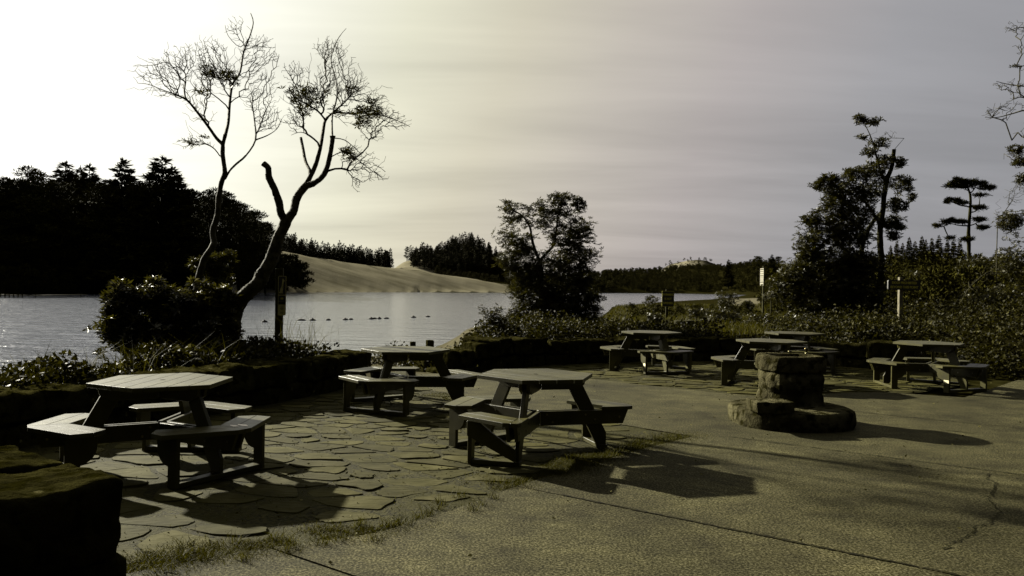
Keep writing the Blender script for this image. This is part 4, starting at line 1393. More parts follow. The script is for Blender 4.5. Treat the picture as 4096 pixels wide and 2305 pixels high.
# ------------------------------------------------------------------ shrubs
def shrub(name, label, cat, blobs, d, k_=6, ll=.10, lw=.034, mat=None, stems=6, group=None, basepx=None, twig=.35, zb=None):
    """blobs: (px,py,rx,ry,n,dd)"""
    P = []
    for (x, y, rx, ry, n, dd) in blobs:
        P.append(px_blob(x, y, rx, ry, d, None, n, .35, dd))
    P = np.concatenate(P)
    c = np.median(P, axis=0)
    if basepx is not None:
        bx = at(basepx, 1200, d)[0]
    else:
        bx = c[0]
    zb_ = g1(bx, d) if zb is None else zb
    P = P[P[:, 2] > zb_ - .05]
    base = (bx, d, zb_ - .03)
    sk = Skel()
    root = sk.line([np.array(base), np.array(base) + (0, 0, .15)], .03, .025, -1, 1)
    for s_ in range(stems):
        tgt = P[rng.integers(len(P))]
        sk.line([np.array(base) + (0, 0, .1), (np.array(base) * .6 + tgt * .4) + rng.normal(0, .05, 3) + (0, 0, -.05), tgt], .02, .006, root[-1], 3)
    sub = P[rng.random(len(P)) < twig]
    if len(sub) > 500: sub = sub[:500]
    sk.grow(sub, .003, .3, .2)
    return finish_tree(name, label, cat, sk, base, M['bark_dark'], P, k_, ll, lw, mat or M['leaf'], group, tip=.003)


# big rhododendron left of the trees
shrub('rhododendron_shrub', 'wide dark rhododendron shrub with shiny leaves on the left bank', 'shrub',
      [(505, 1205, 75, 50, 190, 0), (620, 1195, 100, 48, 260, .1), (740, 1215, 100, 58, 260, 0), (560, 1290, 130, 90, 380, .1), (720, 1310, 140, 90, 420, .1), (850, 1290, 100, 110, 340, 0),
       (880, 1210, 60, 70, 160, .1), (450, 1240, 26, 34, 36, 0), (600, 1390, 180, 55, 330, 0), (820, 1400, 150, 60, 330, -.1), (480, 1340, 80, 60, 180, 0), (440, 1270, 26, 26, 26, 0), (900, 1370, 70, 60, 160, 0), (480, 1142, 34, 18, 14, 0), (610, 1132, 40, 16, 16, 0), (790, 1140, 40, 20, 14, 0), (430, 1200, 18, 26, 10, 0)], 12.6, 7, .125, .040, M['leaf'], 12, basepx=680, twig=.2)
shrub('rhododendron_shrub', 'smaller rhododendron climbing round the foot of the slim bare tree', 'shrub',
      [(800, 1065, 55, 30, 60, 0), (860, 1060, 50, 40, 80, 0), (880, 1130, 50, 50, 90, 0), (910, 1030, 32, 25, 30, 0), (850, 1190, 60, 50, 100, 0)], 13.9, 8, .105, .026, M['leaf_small'], 8, basepx=840, twig=.35)
shrub('evergreen_shrub', 'clipped dense bush at the right corner of the beach opening', 'shrub',
      [(1985, 1270, 55, 50, 330, 0), (1960, 1320, 60, 50, 330, 0), (2010, 1330, 55, 50, 260, 0), (1930, 1355, 35, 25, 80, 0), (1925, 1245, 18, 25, 18, 0)], 17.6, 5, .045, .022, M['leaf_small'], 7, basepx=1975, twig=.3)


def leafy_tree(name, label, d, trunks, blobs, k_=6, ll=.10, lw=.030, mat=None, tw=420, sparse=(), cat='tree', rt=.0035, bark='bark_dark'):
    sk = Skel(); first = None
    for (pts, r0, r1, par) in trunks:
        w = [at(x, y, d + (p_[0] if p_ else 0)) for (x, y, *p_) in pts]
        pr = -1 if par is None else sk.nearest(w[0])
        ids = sk.line(w, r0, r1, pr)
        if first is None: first = w[0]
    P = np.concatenate([px_blob(x, y, rx * 1.05, ry * 1.08, d, None, int(n * 2.2), .2, dd) for (x, y, rx, ry, n, dd) in blobs])
    zb = g1(first[0], first[1])
    P = P[P[:, 2] > zb]
    sub = P[rng.permutation(len(P))[:tw]]
    sk.grow(sub, rt, .3, .3)
    if len(sparse):
        S_ = np.concatenate([px_blob(x, y, rx, ry, d, None, n, .1, dd) for (x, y, rx, ry, n, dd) in sparse])
        sk.grow(S_, rt, .35, .25)
    return finish_tree(name, label, cat, sk, (first[0], first[1], zb - .05), M[bark], P, k_, ll, lw, mat or M['leaf'], tip=rt)


leafy_tree('madrone_tree', 'round leafy tree with an open crooked top in the middle, on the lake shore', 22.0,
           [([(2175, 1330), (2170, 1250), (2165, 1150), (2160, 1060), (2158, 1045)], .09, .06, None),
            ([(2158, 1045), (2140, 1000), (2128, 960), (2120, 910), (2095, 870), (2060, 845), (2030, 835)], .045, .012, 0),
            ([(2158, 1045), (2190, 1008), (2215, 980), (2225, 920), (2235, 850), (2255, 800)], .045, .012, 0)],
           [(2150, 840, 60, 45, 45, 0), (2060, 830, 65, 30, 45, 0), (2245, 800, 55, 30, 60, 0), (2310, 820, 32, 40, 45, 0), (2215, 870, 75, 45, 80, 0), (2100, 890, 75, 40, 60, 0),
            (2320, 930, 60, 60, 130, 0), (2250, 950, 70, 50, 110, 0), (2060, 960, 70, 50, 90, 0), (2080, 1030, 90, 55, 160, 0), (2030, 1040, 50, 40, 60, 0), (2310, 1030, 75, 60, 190, 0),
            (2230, 1080, 90, 60, 220, 0), (2110, 1110, 80, 55, 190, 0), (2330, 1110, 55, 50, 120, 0), (2150, 1180, 110, 60, 330, 0), (2270, 1180, 100, 60, 330, 0), (2230, 1250, 150, 60, 420, 0),
            (2370, 1190, 38, 28, 50, 0), (2100, 1250, 60, 60, 130, 0), (2350, 1250, 60, 50, 120, 0)], 6, .105, .032, M['leaf_small'], 480)

leafy_tree('broadleaf_tree', 'tall ragged leafy tree with a sawn-off top limb, left of the dogs sign', 27.0,
           [([(3520, 1330), (3520, 1200), (3526, 1060), (3520, 950), (3522, 900), (3532, 840), (3540, 760), (3548, 715), (3570, 660), (3576, 600)], .105, .062, None),
            ([(3500, 1300, .5), (3440, 1150, .5), (3450, 980, .5), (3490, 890, .4), (3525, 850, .2)], .09, .06, None),
            ([(3545, 740), (3520, 680), (3500, 600), (3480, 540), (3450, 480)], .045, .01, 0),
            ([(3520, 900), (3470, 820), (3400, 770), (3330, 740)], .05, .012, 0)],
           [(3490, 490, 42, 16, 26, 0), (3440, 480, 22, 22, 18, 0), (3450, 552, 20, 10, 10, 0), (3520, 575, 40, 20, 24, 0), (3480, 610, 30, 20, 18, 0), (3600, 650, 25, 25, 24, 0), (3545, 640, 40, 25, 26, 0),
            (3500, 680, 55, 35, 70, 0), (3430, 700, 60, 30, 80, 0), (3320, 720, 50, 22, 60, 0), (3270, 745, 30, 18, 24, 0), (3360, 770, 90, 45, 180, 0), (3480, 760, 80, 50, 160, 0), (3610, 740, 35, 40, 60, 0), (3650, 790, 18, 18, 14, 0),
            (3590, 820, 40, 30, 60, 0), (3330, 850, 60, 50, 130, 0), (3420, 860, 80, 60, 200, 0), (3560, 890, 50, 35, 80, 0), (3250, 880, 35, 35, 60, 0), (3290, 940, 70, 55, 180, 0), (3400, 950, 90, 60, 260, 0),
            (3570, 950, 30, 25, 30, 0), (3230, 1000, 60, 50, 150, 0), (3330, 1040, 110, 60, 330, 0), (3440, 1060, 90, 60, 260, 0), (3200, 1090, 80, 60, 200, 0), (3320, 1140, 130, 70, 420, 0), (3450, 1160, 100, 70, 300, 0),
            (3150, 1160, 80, 60, 200, 0), (3250, 1220, 150, 60, 420, 0), (3420, 1240, 140, 60, 380, 0), (3600, 910, 24, 12, 10, 0)], 6, .125, .042, M['leaf_small'], 520,
           sparse=[(3560, 545, 45, 25, 24, 0)])

# flat-topped pine
def pine_pads(name, label, d, trunk, pads, rt=.008):
    sk = Skel()
    w = [at(x, y, d) for x, y in trunk]
    sk.line(w, .15, .06)
    P = []
    for (x, y, rx, ry, n) in pads:
        q = px_blob(x, y, rx * 1.08, ry * .8, d, rx * d / F * .8, int(n * .85), .1)
        P.append(q)
        c = at(x, y + ry * .6, d); ni = sk.nearest(c + np.array([0, 0, -.3])); sk.line([sk.P[ni], (np.array(sk.P[ni]) + c) / 2 + (0, 0, -.06), c], .05, .02, ni, 3)
    P = np.concatenate(P)
    sk.grow(P[rng.permutation(len(P))[:260]], rt, .3, .6)
    base = (w[0][0], w[0][1], g1(w[0][0], w[0][1]) - .1)
    t = empty(name, base); tag(t, label, 'pine tree')
    o = sk.mesh('trunk', M['bark_dark'], None, 4, rt); co_ = np.zeros(len(o.data.vertices) * 3); o.data.vertices.foreach_get('co', co_)
    o.data.vertices.foreach_set('co', (co_.reshape(-1, 3) - np.array(base)).ravel()); o.parent = t
    v, f_ = rosettes(P - np.array(base), 11, .26, .035, .5)
    mesh_obj('foliage', v, f_, M['needle'], t)


pine_pads('pine_tree', 'lone flat-topped pine with layered pads of needles on the right skyline', 55.0,
          [(3874, 1100), (3876, 1000), (3874, 930), (3880, 850), (3882, 790), (3872, 752)],
          [(3835, 728, 55, 16, 170), (3815, 745, 38, 10, 70), (3905, 735, 45, 16, 110), (3945, 752, 32, 12, 70), (3860, 748, 40, 8, 50), (3812, 806, 46, 8, 90), (3850, 814, 25, 7, 36), (3915, 832, 32, 9, 70), (3800, 888, 50, 10, 110), (3750, 905, 22, 6, 26), (3850, 890, 25, 9, 40),
           (3915, 880, 28, 10, 60), (3930, 912, 24, 10, 50), (3800, 953, 18, 7, 24), (3865, 958, 26, 9, 50), (3920, 782, 30, 5, 26)])

# bare branches reaching in at the right edge
d = 20.0
sk = Skel()
w = [at(x, y, d) for x, y in [(4330, 1330), (4320, 1000), (4300, 700), (4270, 450), (4240, 250), (4230, 60)]]
mm = sk.line(w, .16, .05)
for pts in ([(4285, 560), (4200, 470), (4110, 442), (4050, 455), (3990, 470), (3940, 470)], [(4260, 380), (4180, 350), (4090, 345), (4020, 335), (3985, 325)], [(4240, 200), (4160, 150), (4090, 110), (4030, 125)],
            [(4300, 760), (4200, 690), (4110, 640), (4060, 610)], [(4290, 700), (4200, 720), (4110, 740)], [(4235, 240), (4180, 240), (4110, 260), (4065, 270)]):
    ww = [at(x, y, d + rng.uniform(-.2, .2)) for x, y in pts]
    sk.line(ww, .03, .005, sk.nearest(ww[0]))
T_ = np.concatenate([px_blob(x, y, rx, ry, d, None, n, .1) for x, y, rx, ry, n in ((4030, 345, 60, 35, 70), (4000, 450, 75, 40, 80), (4080, 400, 60, 50, 60), (4060, 110, 50, 30, 40), (4080, 200, 30, 30, 20), (4075, 270, 30, 12, 16), (4080, 620, 60, 45, 60), (4090, 730, 40, 45, 40), (4110, 520, 60, 50, 20))])
sk.grow(T_, .0045, .4, .3)
lp = np.concatenate([px_blob(x, y, rx, ry, d, None, n, .1) for x, y, rx, ry, n in ((4070, 600, 40, 22, 60), (4080, 650, 40, 25, 60), (4085, 720, 25, 30, 45), (4060, 268, 12, 5, 4))])
finish_tree('budding_tree', 'bare budding tree mostly out of frame, its branches hanging in at right', 'tree', sk, (w[0][0], w[0][1], g1(w[0][0], w[0][1]) - .1), M['bark'], lp, 6, .09, .03, M['leaf_small'], tip=.0045)

# ------------------------------------------------------------------ shrubs over the banks (right bank, spit)
KIND = [('dense low shrub with small dark leaves', 'shrub')]
specs = [
    # px, py centre, rx, ry, d, n, ll, label
    (2600, 1205, 45, 26, 44, 90, .09, 'small sparse shrub against the water, left of the swimming sign'),
    (2905, 1195, 58, 42, 52, 220, .11, 'rounded pale shrub on the spit between swimming sign and tall notice post'),
    (2990, 1222, 28, 22, 50, 120, .10, 'little shrub at the foot of the tall notice post, on its left'),
    (2900, 1275, 110, 48, 27, 520, .08, 'broad dark shrub behind the wall above the table behind the fountain'),
    (2790, 1262, 70, 36, 29, 260, .08, 'dark bushy clump right behind the tree stump'),
    (2600, 1282, 60, 38, 25, 240, .07, 'dark shrub left of the swimming sign post'),
    (3060, 1290, 90, 40, 25, 360, .08, 'dark shrub behind the wall, under the ragged tree on its left'),
    (3170, 1300, 100, 36, 23, 360, .08, 'low dark shrub behind the wall under the ragged tree'),
    (3650, 1130, 90, 50, 48, 300, .14, 'scrubby bush behind the dogs sign'),
    (3760, 1100, 90, 60, 60, 300, .17, 'dark scrub bush below the flat-topped pine'),
    (3900, 1090, 100, 70, 50, 380, .15, 'dark bush right below the flat-topped pine'),
    (4050, 1060, 100, 90, 42, 420, .13, 'tall bush at the right edge of the slope'),
    (4060, 890, 80, 50, 40, 330, .12, 'bush crown showing against the sky at the right edge'),
    (3990, 1190, 120, 60, 34, 420, .11, 'middle bush on the right slope above the rightmost table'),
    (3830, 1210, 110, 50, 36, 380, .11, 'bush on the slope right of the dogs sign'),
    (4110, 1290, 110, 80, 26, 420, .09, 'near bush cut by the right edge above the patio corner'),
    (3700, 1200, 70, 36, 40, 220, .11, 'low bush just right of the dogs sign post'),
    (3480, 1210, 80, 40, 38, 260, .11, 'low bush left of the dogs sign post'),
]
for (px, py, rx, ry, d, n, ll, lab) in specs:
    c = at(px, py, d)
    s_ = d / F
    zb = g1(c[0], d)
    zc_ = min(c[2], zb + ry * s_ * 3.0)
    blobs = []
    P = []
    for j in range(4):
        P.append(ell_pts(n // 4, (c[0] + rng.uniform(-.45, .45) * rx * s_, d + rng.uniform(-.3, .3) * rx * s_, c[2] + rng.uniform(-.35, .25) * ry * s_), (rx * s_ * .62, rx * s_ * .55, ry * s_ * .75), .3))
    if c[2] - zb > ry * s_:
        h_ = (c[2] - zb)
        P.append(ell_pts(n // 2, (c[0], d, zb + h_ * .45), (rx * s_ * .85, rx * s_ * .7, h_ * .6), .3))
    P = np.concatenate(P); P = P[P[:, 2] > zb - .02]
    base = (c[0], d, zb - .05)
    sk = Skel(); r_ = sk.line([np.array(base), np.array(base) + (0, 0, .2)], .04, .03, -1, 1)
    sk.grow(P[rng.permutation(len(P))[:90]], .004, .3, .35)
    finish_tree('bank_shrub', lab, 'shrub', sk, base, M['bark_dark'], P, 6, ll * 1.15, ll * .42, M['leaf'] if d < 40 else M['leaf_small'], None, tip=.004)

# bare arching brambles on the right slope
for bi, (pts, lab) in enumerate([([(3830, 1235), (3880, 1150), (3950, 1090), (4000, 1080)], 'bare arching bush on the slope above the rightmost table'),
                                  ([(3990, 900), (4010, 860), (4050, 800), (4060, 760)], 'fine bare sapling against the sky at the right edge')]):
    d = 30 if bi == 0 else 38
    w = [at(x, y, d) for x, y in pts]; zb = g1(w[0][0], d)
    sk = Skel(); ids = sk.line([np.array((w[0][0], d, zb))] + w, .03, .008)
    T_ = np.concatenate([px_blob(x, y, 50, 35, d, None, 34, .1) for x, y in pts[1:]])
    sk.grow(T_, .005, .4, .3)
    finish_tree('bare_shrub', lab, 'shrub', sk, (w[0][0], d, zb), M['bark'], None, tip=.005)


# ------------------------------------------------------------------ ground cover (salal) and grass
def scatter_cover(name, n, region, L0, W0, h, mat, stalk=True, label=None, cat='ground cover', dens=None):
    X, Y = region(n)
    Z = ground(X, Y)
    hh = h * (.15 + .85 * rng.random(len(X))) * np.clip(.85 + 1.9 * fbm(X, Y, 1.3, 3), .12, 2.2)
    C = np.stack([X, Y, Z + np.maximum(.01, hh)], -1)
    v, f_ = leaves(C, L0, W0, .55, .35)
    o = mesh_obj(name, v, f_, mat)
    tag(o, label, cat, kind='stuff')
    return o


tl, fl = polyline_pts(WL, 0)
tr_, fr = polyline_pts(WR, 0)


def side_region(f, tot, side, a, b_, s0=0, s1=None):
    def r(n):
        s_ = s0 + rng.random(n) * ((s1 or tot) - s0); o_ = a + (b_ - a) * rng.random(n) ** 1.1
        p = np.stack([np.array([f(x) for x in s_])], 0)[0]
        q = np.array([f(min(tot, x + .1)) for x in s_]) - np.array([f(max(0, x - .1)) for x in s_])
        q /= np.maximum(1e-6, np.hypot(q[:, 0], q[:, 1]))[:, None]
        P = p + np.stack([-q[:, 1], q[:, 0]], -1) * side * o_[:, None]
        P += rng.normal(0, .12, P.shape)
        ok = ~inpoly(P[:, 0], P[:, 1], PATIO)
        return P[ok, 0], P[ok, 1]
    return r


scatter_cover('salal_cover', 30000, side_region(fl, tl, 1, .60, 3.0, 1.2, tl - .3), .075, .05, .24, M['leaf_salal'], label='leafy salal ground cover behind the left stone wall')
scatter_cover('salal_cover', 9000, side_region(fl, tl, 1, 2.8, 7.5, 1.0, tl - .6), .10, .06, .24, M['leaf_salal'], label='leafy salal ground cover on the bank down to the lake at left')
scatter_cover('salal_cover', 26000, side_region(fr, tr_, 1, .62, 4.2, .2, tr_), .08, .05, .34, M['leaf_salal'], label='leafy salal ground cover behind the far right stone wall')


def reg_right(n):
    px = rng.uniform(3200, 4400, n); y = 15.5 + 26 * rng.random(n) ** 1.4
    x = (px - 2048) / F * y
    ok = (~inpoly(x, y, PATIO)) & (seg_dist(x, y, PATIO) > .10)
    return x[ok], y[ok]


scatter_cover('salal_cover', 42000, reg_right, .095, .055, .45, M['leaf_salal'], label='tangled leafy ground cover on the right slope by the dogs sign')


def reg_mid(n):
    px = rng.uniform(2030, 3200, n); y = 20 + 116 * rng.random(n) ** 1.5
    x = (px - 2048) / F * y
    ok = (~inpoly(x, y, PATIO)) & (~inpoly(x, y, LAKE)) & (seg_dist(x, y, LAKE) > .6)
    return x[ok], y[ok]


def blades(X, Y, Z, h, w, lean=.35):
    n = len(X)
    a = rng.uniform(0, 6.28, n); l = h * rng.uniform(.5, 1.2, n)
    B0 = np.stack([X, Y, Z], -1); s_ = np.stack([np.cos(a), np.sin(a), 0 * a], -1) * (np.asarray(w) * np.ones(n))[:, None]
    ld = rng.normal(0, lean, (n, 2)) * l[:, None]
    m_ = B0 + np.stack([ld[:, 0] * .35, ld[:, 1] * .35, l * .6], -1); t_ = B0 + np.stack([ld[:, 0], ld[:, 1], l * .95], -1)
    V_ = np.stack([B0 - s_, B0 + s_, m_ + s_ * .6, m_ - s_ * .6, t_], 1).reshape(-1, 3)
    i = np.arange(n)[:, None] * 5
    F_ = np.concatenate([i + np.array([0, 1, 2]), i + np.array([0, 2, 3]), i + np.array([3, 2, 4])], 0)
    return V_, F_


X, Y = reg_mid(46000)
v, f_ = blades(X, Y, ground(X, Y) - .02, .30 + .0016 * Y, .008 + .00022 * Y, .35)
v[:, 2] += 0
tag(mesh_obj('dune_grass', v, f_, M['grass']), 'long rough grass on the low spit behind the far wall', 'grass', kind='stuff')
X, Y = side_region(fl, tl, 1, .6, 3.0, 2.0, tl)(1500)
v, f_ = blades(X, Y, ground(X, Y), .55, .005, .6)
tag(mesh_obj('tall_grass', v, f_, M['grass']), 'thin arching grass stems among the plants behind the left wall', 'grass', kind='stuff')
# slender grasses by the dog sign
X = -3.55 + rng.normal(0, .28, 60); Y = 13.6 + rng.normal(0, .3, 60)
v, f_ = blades(X, Y, ground(X, Y), .95, .004, .5)
tag(mesh_obj('tall_grass', v, f_, M['grass']), 'few tall thin grass blades against the water right of the dog sign', 'grass', kind='stuff')

# grass in the seam between flagstones and concrete
def along(P, n, w):
    tot, f = polyline_pts(P, 0); s_ = rng.random(n) * tot
    c = np.array([f(x) for x in s_]); return c + rng.normal(0, 1, c.shape) * w


seam = EDGE[1:-1]
cs = along(seam, 52000, .13) + np.array([-.07, .07]); X, Y = cs[:, 0], cs[:, 1]
m_ = fbm(X, Y, 1.9, 3) > .06 + .4 * (rng.random(len(X)) - .5); X, Y = X[m_], Y[m_]
X2 = np.concatenate([along([(.8, 7.6), (1.5, 8.5), (2.05, 9.05)], 6000, .13), along([(-1.1, 12.0), (-.75, 11.5), (-.35, 11.2)], 5000, .16), along([(.35, 7.05), (.9, 7.75)], 5000, .12)])
X = np.r_[X, X2[:, 0]]; Y = np.r_[Y, X2[:, 1]]
# tufts in the stone joints
ju = rng.random((26000, 2)) * np.array([14, 14]) + np.array([-5, 3.5]); ok = (inpoly(ju[:, 0], ju[:, 1], FLAG_A) | inpoly(ju[:, 0], ju[:, 1], FLAG_B)) & (fbm(ju[:, 0], ju[:, 1], 1.5, 3) > .08)
ju = ju[ok]
X = np.r_[X, ju[:, 0]]; Y = np.r_[Y, ju[:, 1]]
cl_ = along(seam, 46, .10) + np.array([-.05, .05]); cl_ = np.concatenate([cl_ for _ in range(34)]) ; cl_ = cl_ + rng.normal(0, .028, cl_.shape)
hB = np.concatenate([np.full(len(X), .026), np.full(len(cl_), .075)]); X = np.r_[X, cl_[:, 0]]; Y = np.r_[Y, cl_[:, 1]]
v, f_ = blades(X, Y, np.full(len(X), -.010), hB, .0024, .8)
tag(mesh_obj('seam_grass', v, f_, M['grass']), 'short grass and moss growing along the paving seams', 'grass', kind='stuff')
# litter
n = 900
lx = rng.uniform(-4, 10, n); ly = rng.uniform(4.5, 17, n)
ok = inpoly(lx, ly, PATIO); keepn = (rng.random(n) < .35) | inpoly(lx, ly, FLAG_A)
lx, ly = lx[ok & keepn], ly[ok & keepn]
v, f_ = leaves(np.stack([lx, ly, np.full(len(lx), .014)], -1), .035, .018, .12, .06)
tag(mesh_obj('leaf_litter', v, f_, M['litter']), 'scattered dead leaves and bits lying on the patio', 'litter', kind='stuff')


n = 7000
gx_ = np.r_[rng.uniform(-4.5, 3, n), rng.uniform(-1, 8, 1500)]; gy_ = np.r_[rng.uniform(3.6, 13, n), rng.uniform(12, 17, 1500)]
ok = (inpoly(gx_, gy_, FLAG_A) | inpoly(gx_, gy_, FLAG_B)); ok &= (rng.random(len(gx_)) < .25) | (seg_dist(gx_, gy_, EDGE, False) < .45) | (fbm(gx_, gy_, 1.9, 3) > .15)
gx_, gy_ = gx_[ok], gy_[ok]
v, f_ = leaves(np.stack([gx_, gy_, np.full(len(gx_), -.004)], -1), .017, .012, .5, .5, fold=.5)
tag(mesh_obj('grit', v, f_, M['litter']), 'grit and crumbs of dead leaf in the paving joints', 'grit', kind='stuff')

# ------------------------------------------------------------------ conifers
def conifer_mesh(seed, h, r, style='spruce', nb=34, per=26, needle=.55):
    rg = np.random.default_rng(seed)
    C, Dr = [], []
    if style == 'spruce':
        for i in range(nb):
            t_ = (i + rg.random()) / nb
            z = h * (.10 + .90 * t_)
            rr0 = r * (1 - t_) ** .8 + .10
            for a in rg.random(6 if t_ < .92 else 4) * 6.28:
                rr = rr0 * rg.uniform(.55, 1.25)
                m_ = max(3, int(per * rr / r))
                s_ = rg.random(m_) ** .75
                p = np.stack([np.cos(a) * rr * s_, np.sin(a) * rr * s_, z - .30 * rr * s_ + .26 * rr * s_ ** 2], -1) + rg.normal(0, .06 + .05 * rr, (m_, 3)) * (1, 1, .45)
                C.append(p); Dr.append(np.tile([math.cos(a), math.sin(a), .25], (m_, 1)) + rg.normal(0, .45, (m_, 3)))
        m_ = 10; C.append(np.stack([np.zeros(m_), np.zeros(m_), h * (.97 + .04 * rg.random(m_))], -1)); Dr.append(np.tile([0, 0, 1.], (m_, 1)) + rg.normal(0, .3, (m_, 3)))
    else:
        ncl = nb
        for i in range(ncl):
            t_ = (i + rg.random()) / ncl
            z = h * (.20 + .76 * t_)
            env = r * (math.sin(math.pi * min(.93, .22 + .72 * t_)) ** .8)
            a = rg.random() * 6.28; rad_ = env * rg.uniform(.1, .95)
            cr = r * rg.uniform(.28, .5); m_ = int(per * 7 * cr / (r * .4))
            d_ = rg.normal(0, 1, (m_, 3)); d_ /= np.linalg.norm(d_, axis=1, keepdims=True)
            p = d_ * (cr, cr, cr * .38) * (.35 + .65 * rg.random((m_, 1))) + (math.cos(a) * rad_, math.sin(a) * rad_, z)
            C.append(p); Dr.append(d_ * (1, 1, .5) + (0, 0, .5) + rg.normal(0, .4, (m_, 3)))
    C = np.concatenate(C); Dr = np.concatenate(Dr); Dr /= np.linalg.norm(Dr, axis=1, keepdims=True)
    global rng
    keep_ = rng; rng = rg
    v, f_ = leaves(C, needle, needle * .30, Dirs=Dr, fold=.1)
    rng = keep_
    return v, f_


def trunk_mesh(h, r, seed):
    n = 7; zs = np.linspace(-1.0, h * .97, 8); V_ = []
    rg = np.random.default_rng(seed)
    for z in zs:
        rr = r * (1 - max(0, z) / h) + .02
        for k_ in range(n):
            V_.append((rr * math.cos(k_ * 2 * math.pi / n), rr * math.sin(k_ * 2 * math.pi / n), z))
    F_ = [(i * n + k_, i * n + (k_ + 1) % n, (i + 1) * n + (k_ + 1) % n, (i + 1) * n + k_) for i in range(7) for k_ in range(n)]
    return np.array(V_), np.array(F_)


protos = []
for s_, (st, r, nb, per) in enumerate([('spruce', 3.4, 50, 95), ('spruce', 2.7, 50, 80), ('pine', 4.6, 34, 26), ('pine', 3.9, 34, 26), ('spruce', 4.0, 50, 100)]):
    H_ = 20.0
    v, f_ = conifer_mesh(s_ + 1, H_, r, st, nb, per, .62 if st == 'spruce' else .6)
    tv, tf = trunk_mesh(H_, .32, s_)
    cm = mesh_obj('crown', v, f_, M['needle']); tm = mesh_obj('trunk', tv, tf, M['bark_dark'])
    protos.append((cm.data, tm.data))
    bpy.data.objects.remove(cm); bpy.data.objects.remove(tm)


def conifer(kind, px, ytop, d, label, wide=1.0, cat='conifer', group=None, zb=None):
    p = at(px, ytop, d); z0 = g1(p[0], d) if zb is None else zb
    h = p[2] - z0
    if h < 1.5: return
    t = empty('conifer_tree', (p[0], d, z0), rng.uniform(0, 6.28)); s_ = h / 20.0
    t.scale = (s_ * wide, s_ * wide, s_)
    tag(t, label, cat, group)
    for nm, me in zip(('crown', 'trunk'), protos[kind]):
        o = bpy.data.objects.new(nm, me); COL.objects.link(o); o.parent = t


GF = 'conifers on the left lake shore'
# skyline trees one can tell apart: kind, px, ytop, depth, label
sky_tr = [
    (3, 20, 700, 168, 'rounded pine at the far left edge of the lake forest', 1.0),
    (2, 135, 660, 172, 'tall round-headed pine, third crown from the left edge of the forest', .85),
    (1, 262, 655, 188, 'open wispy spruce right of the round-headed pine', 1.3),
    (1, 322, 675, 178, 'thin low spruce spire in the left forest skyline', .7),
    (1, 358, 665, 176, 'pointed spruce spire beside the thin low one', 1.0),
    (0, 488, 645, 170, 'broad pointed spruce in the middle of the left forest skyline', 1.15),
    (3, 560, 712, 168, 'flat-crowned pine between the two highest spruces', .8),
    (4, 650, 633, 172, 'highest spruce of the left forest, left of the slim bare tree', 1.15),
    (1, 690, 675, 176, 'slender spruce leaning on the right flank of the highest spruce', 1.0),
    (3, 760, 745, 176, 'low pine crown left of the slim bare trunk', .9),
    (2, 840, 742, 180, 'broad pine crown behind the slim bare trunk', .85),
    (3, 900, 755, 184, 'pine crown just right of the slim bare trunk', .8),
    (2, 960, 795, 188, 'dark bushy pine on the right shoulder of the left forest', .85),
    (2, 1015, 830, 194, 'pine sloping towards the forked tree on the forest edge', .85),
    (3, 1065, 880, 200, 'last low pine at the right end of the left forest', .9),
    (3, 80, 705, 165, 'low dark pine between the edge pine and the round-headed pine', .9),
    (2, 210, 715, 165, 'squat pine in front of the wispy spruce', 1.0),
    (2, 420, 722, 166, 'squat dark pine left of the broad pointed spruce', .9),
]
for kd, px, yt, d, lab, wd in sky_tr:
    conifer(kd, px, yt, d + 14, lab, wd * (1.65 if kd in (0, 1, 4) else 1.15))
# the mass below the skyline
skx = [-200, 0, 135, 260, 420, 560, 650, 760, 900, 1015, 1090]; sky_y = [705, 715, 705, 712, 722, 722, 715, 748, 770, 845, 915]
LM = 'dark conifer inside the forest mass on the left shore'
for i in range(96):
    px = rng.uniform(-220, 1075); top_ = np.interp(px, skx, sky_y)
    yt = top_ + rng.uniform(0, 50) if i < 50 else top_ + rng.uniform(50, 240)
    dmin = np.interp(px, AZ, DS) + 6
    d = dmin + (rng.uniform(8, 34) if i < 50 else rng.uniform(0, 14))
    conifer(int(rng.choice([2, 3, 2, 3, 2, 3, 4])), px, yt, d, LM, rng.uniform(1.1, 1.7), 'conifer', GF)
# right skyline conifers
for i, px in enumerate([3562, 3588, 3612, 3637, 3660, 3688, 3705, 3728, 3757, 3790, 3815, 3840]):
    yt = [985, 965, 975, 952, 968, 948, 962, 955, 945, 960, 958, 965][i]
    conifer(int(i % 2), px, yt, 130 + 8 * (i % 3), 'small spruce of the even row on the right skyline behind the dogs sign', 1.0, 'conifer', 'small conifers on the right skyline')
for px, yt, lab in ((3030, 1022, 'small round pine on the far ridge, right of the tall notice post'), (3088, 1020, 'little spruce on the far ridge left of the ragged tree'), (3115, 1024, 'dark round tree on the far ridge close to the ragged tree'),
                    (2915, 1040, 'single small spruce on the far ridge left of the tall notice post')):
    conifer(3 if 'round' in lab else 0, px, yt, 560, lab, 1.4)
conifer(3, 1628, 985, 520, 'lone dark conifer at the left foot of the wooded mound', 1.0)
conifer(0, 1542, 1000, 500, 'last spruce of the tree line behind the sand dune', 1.2)


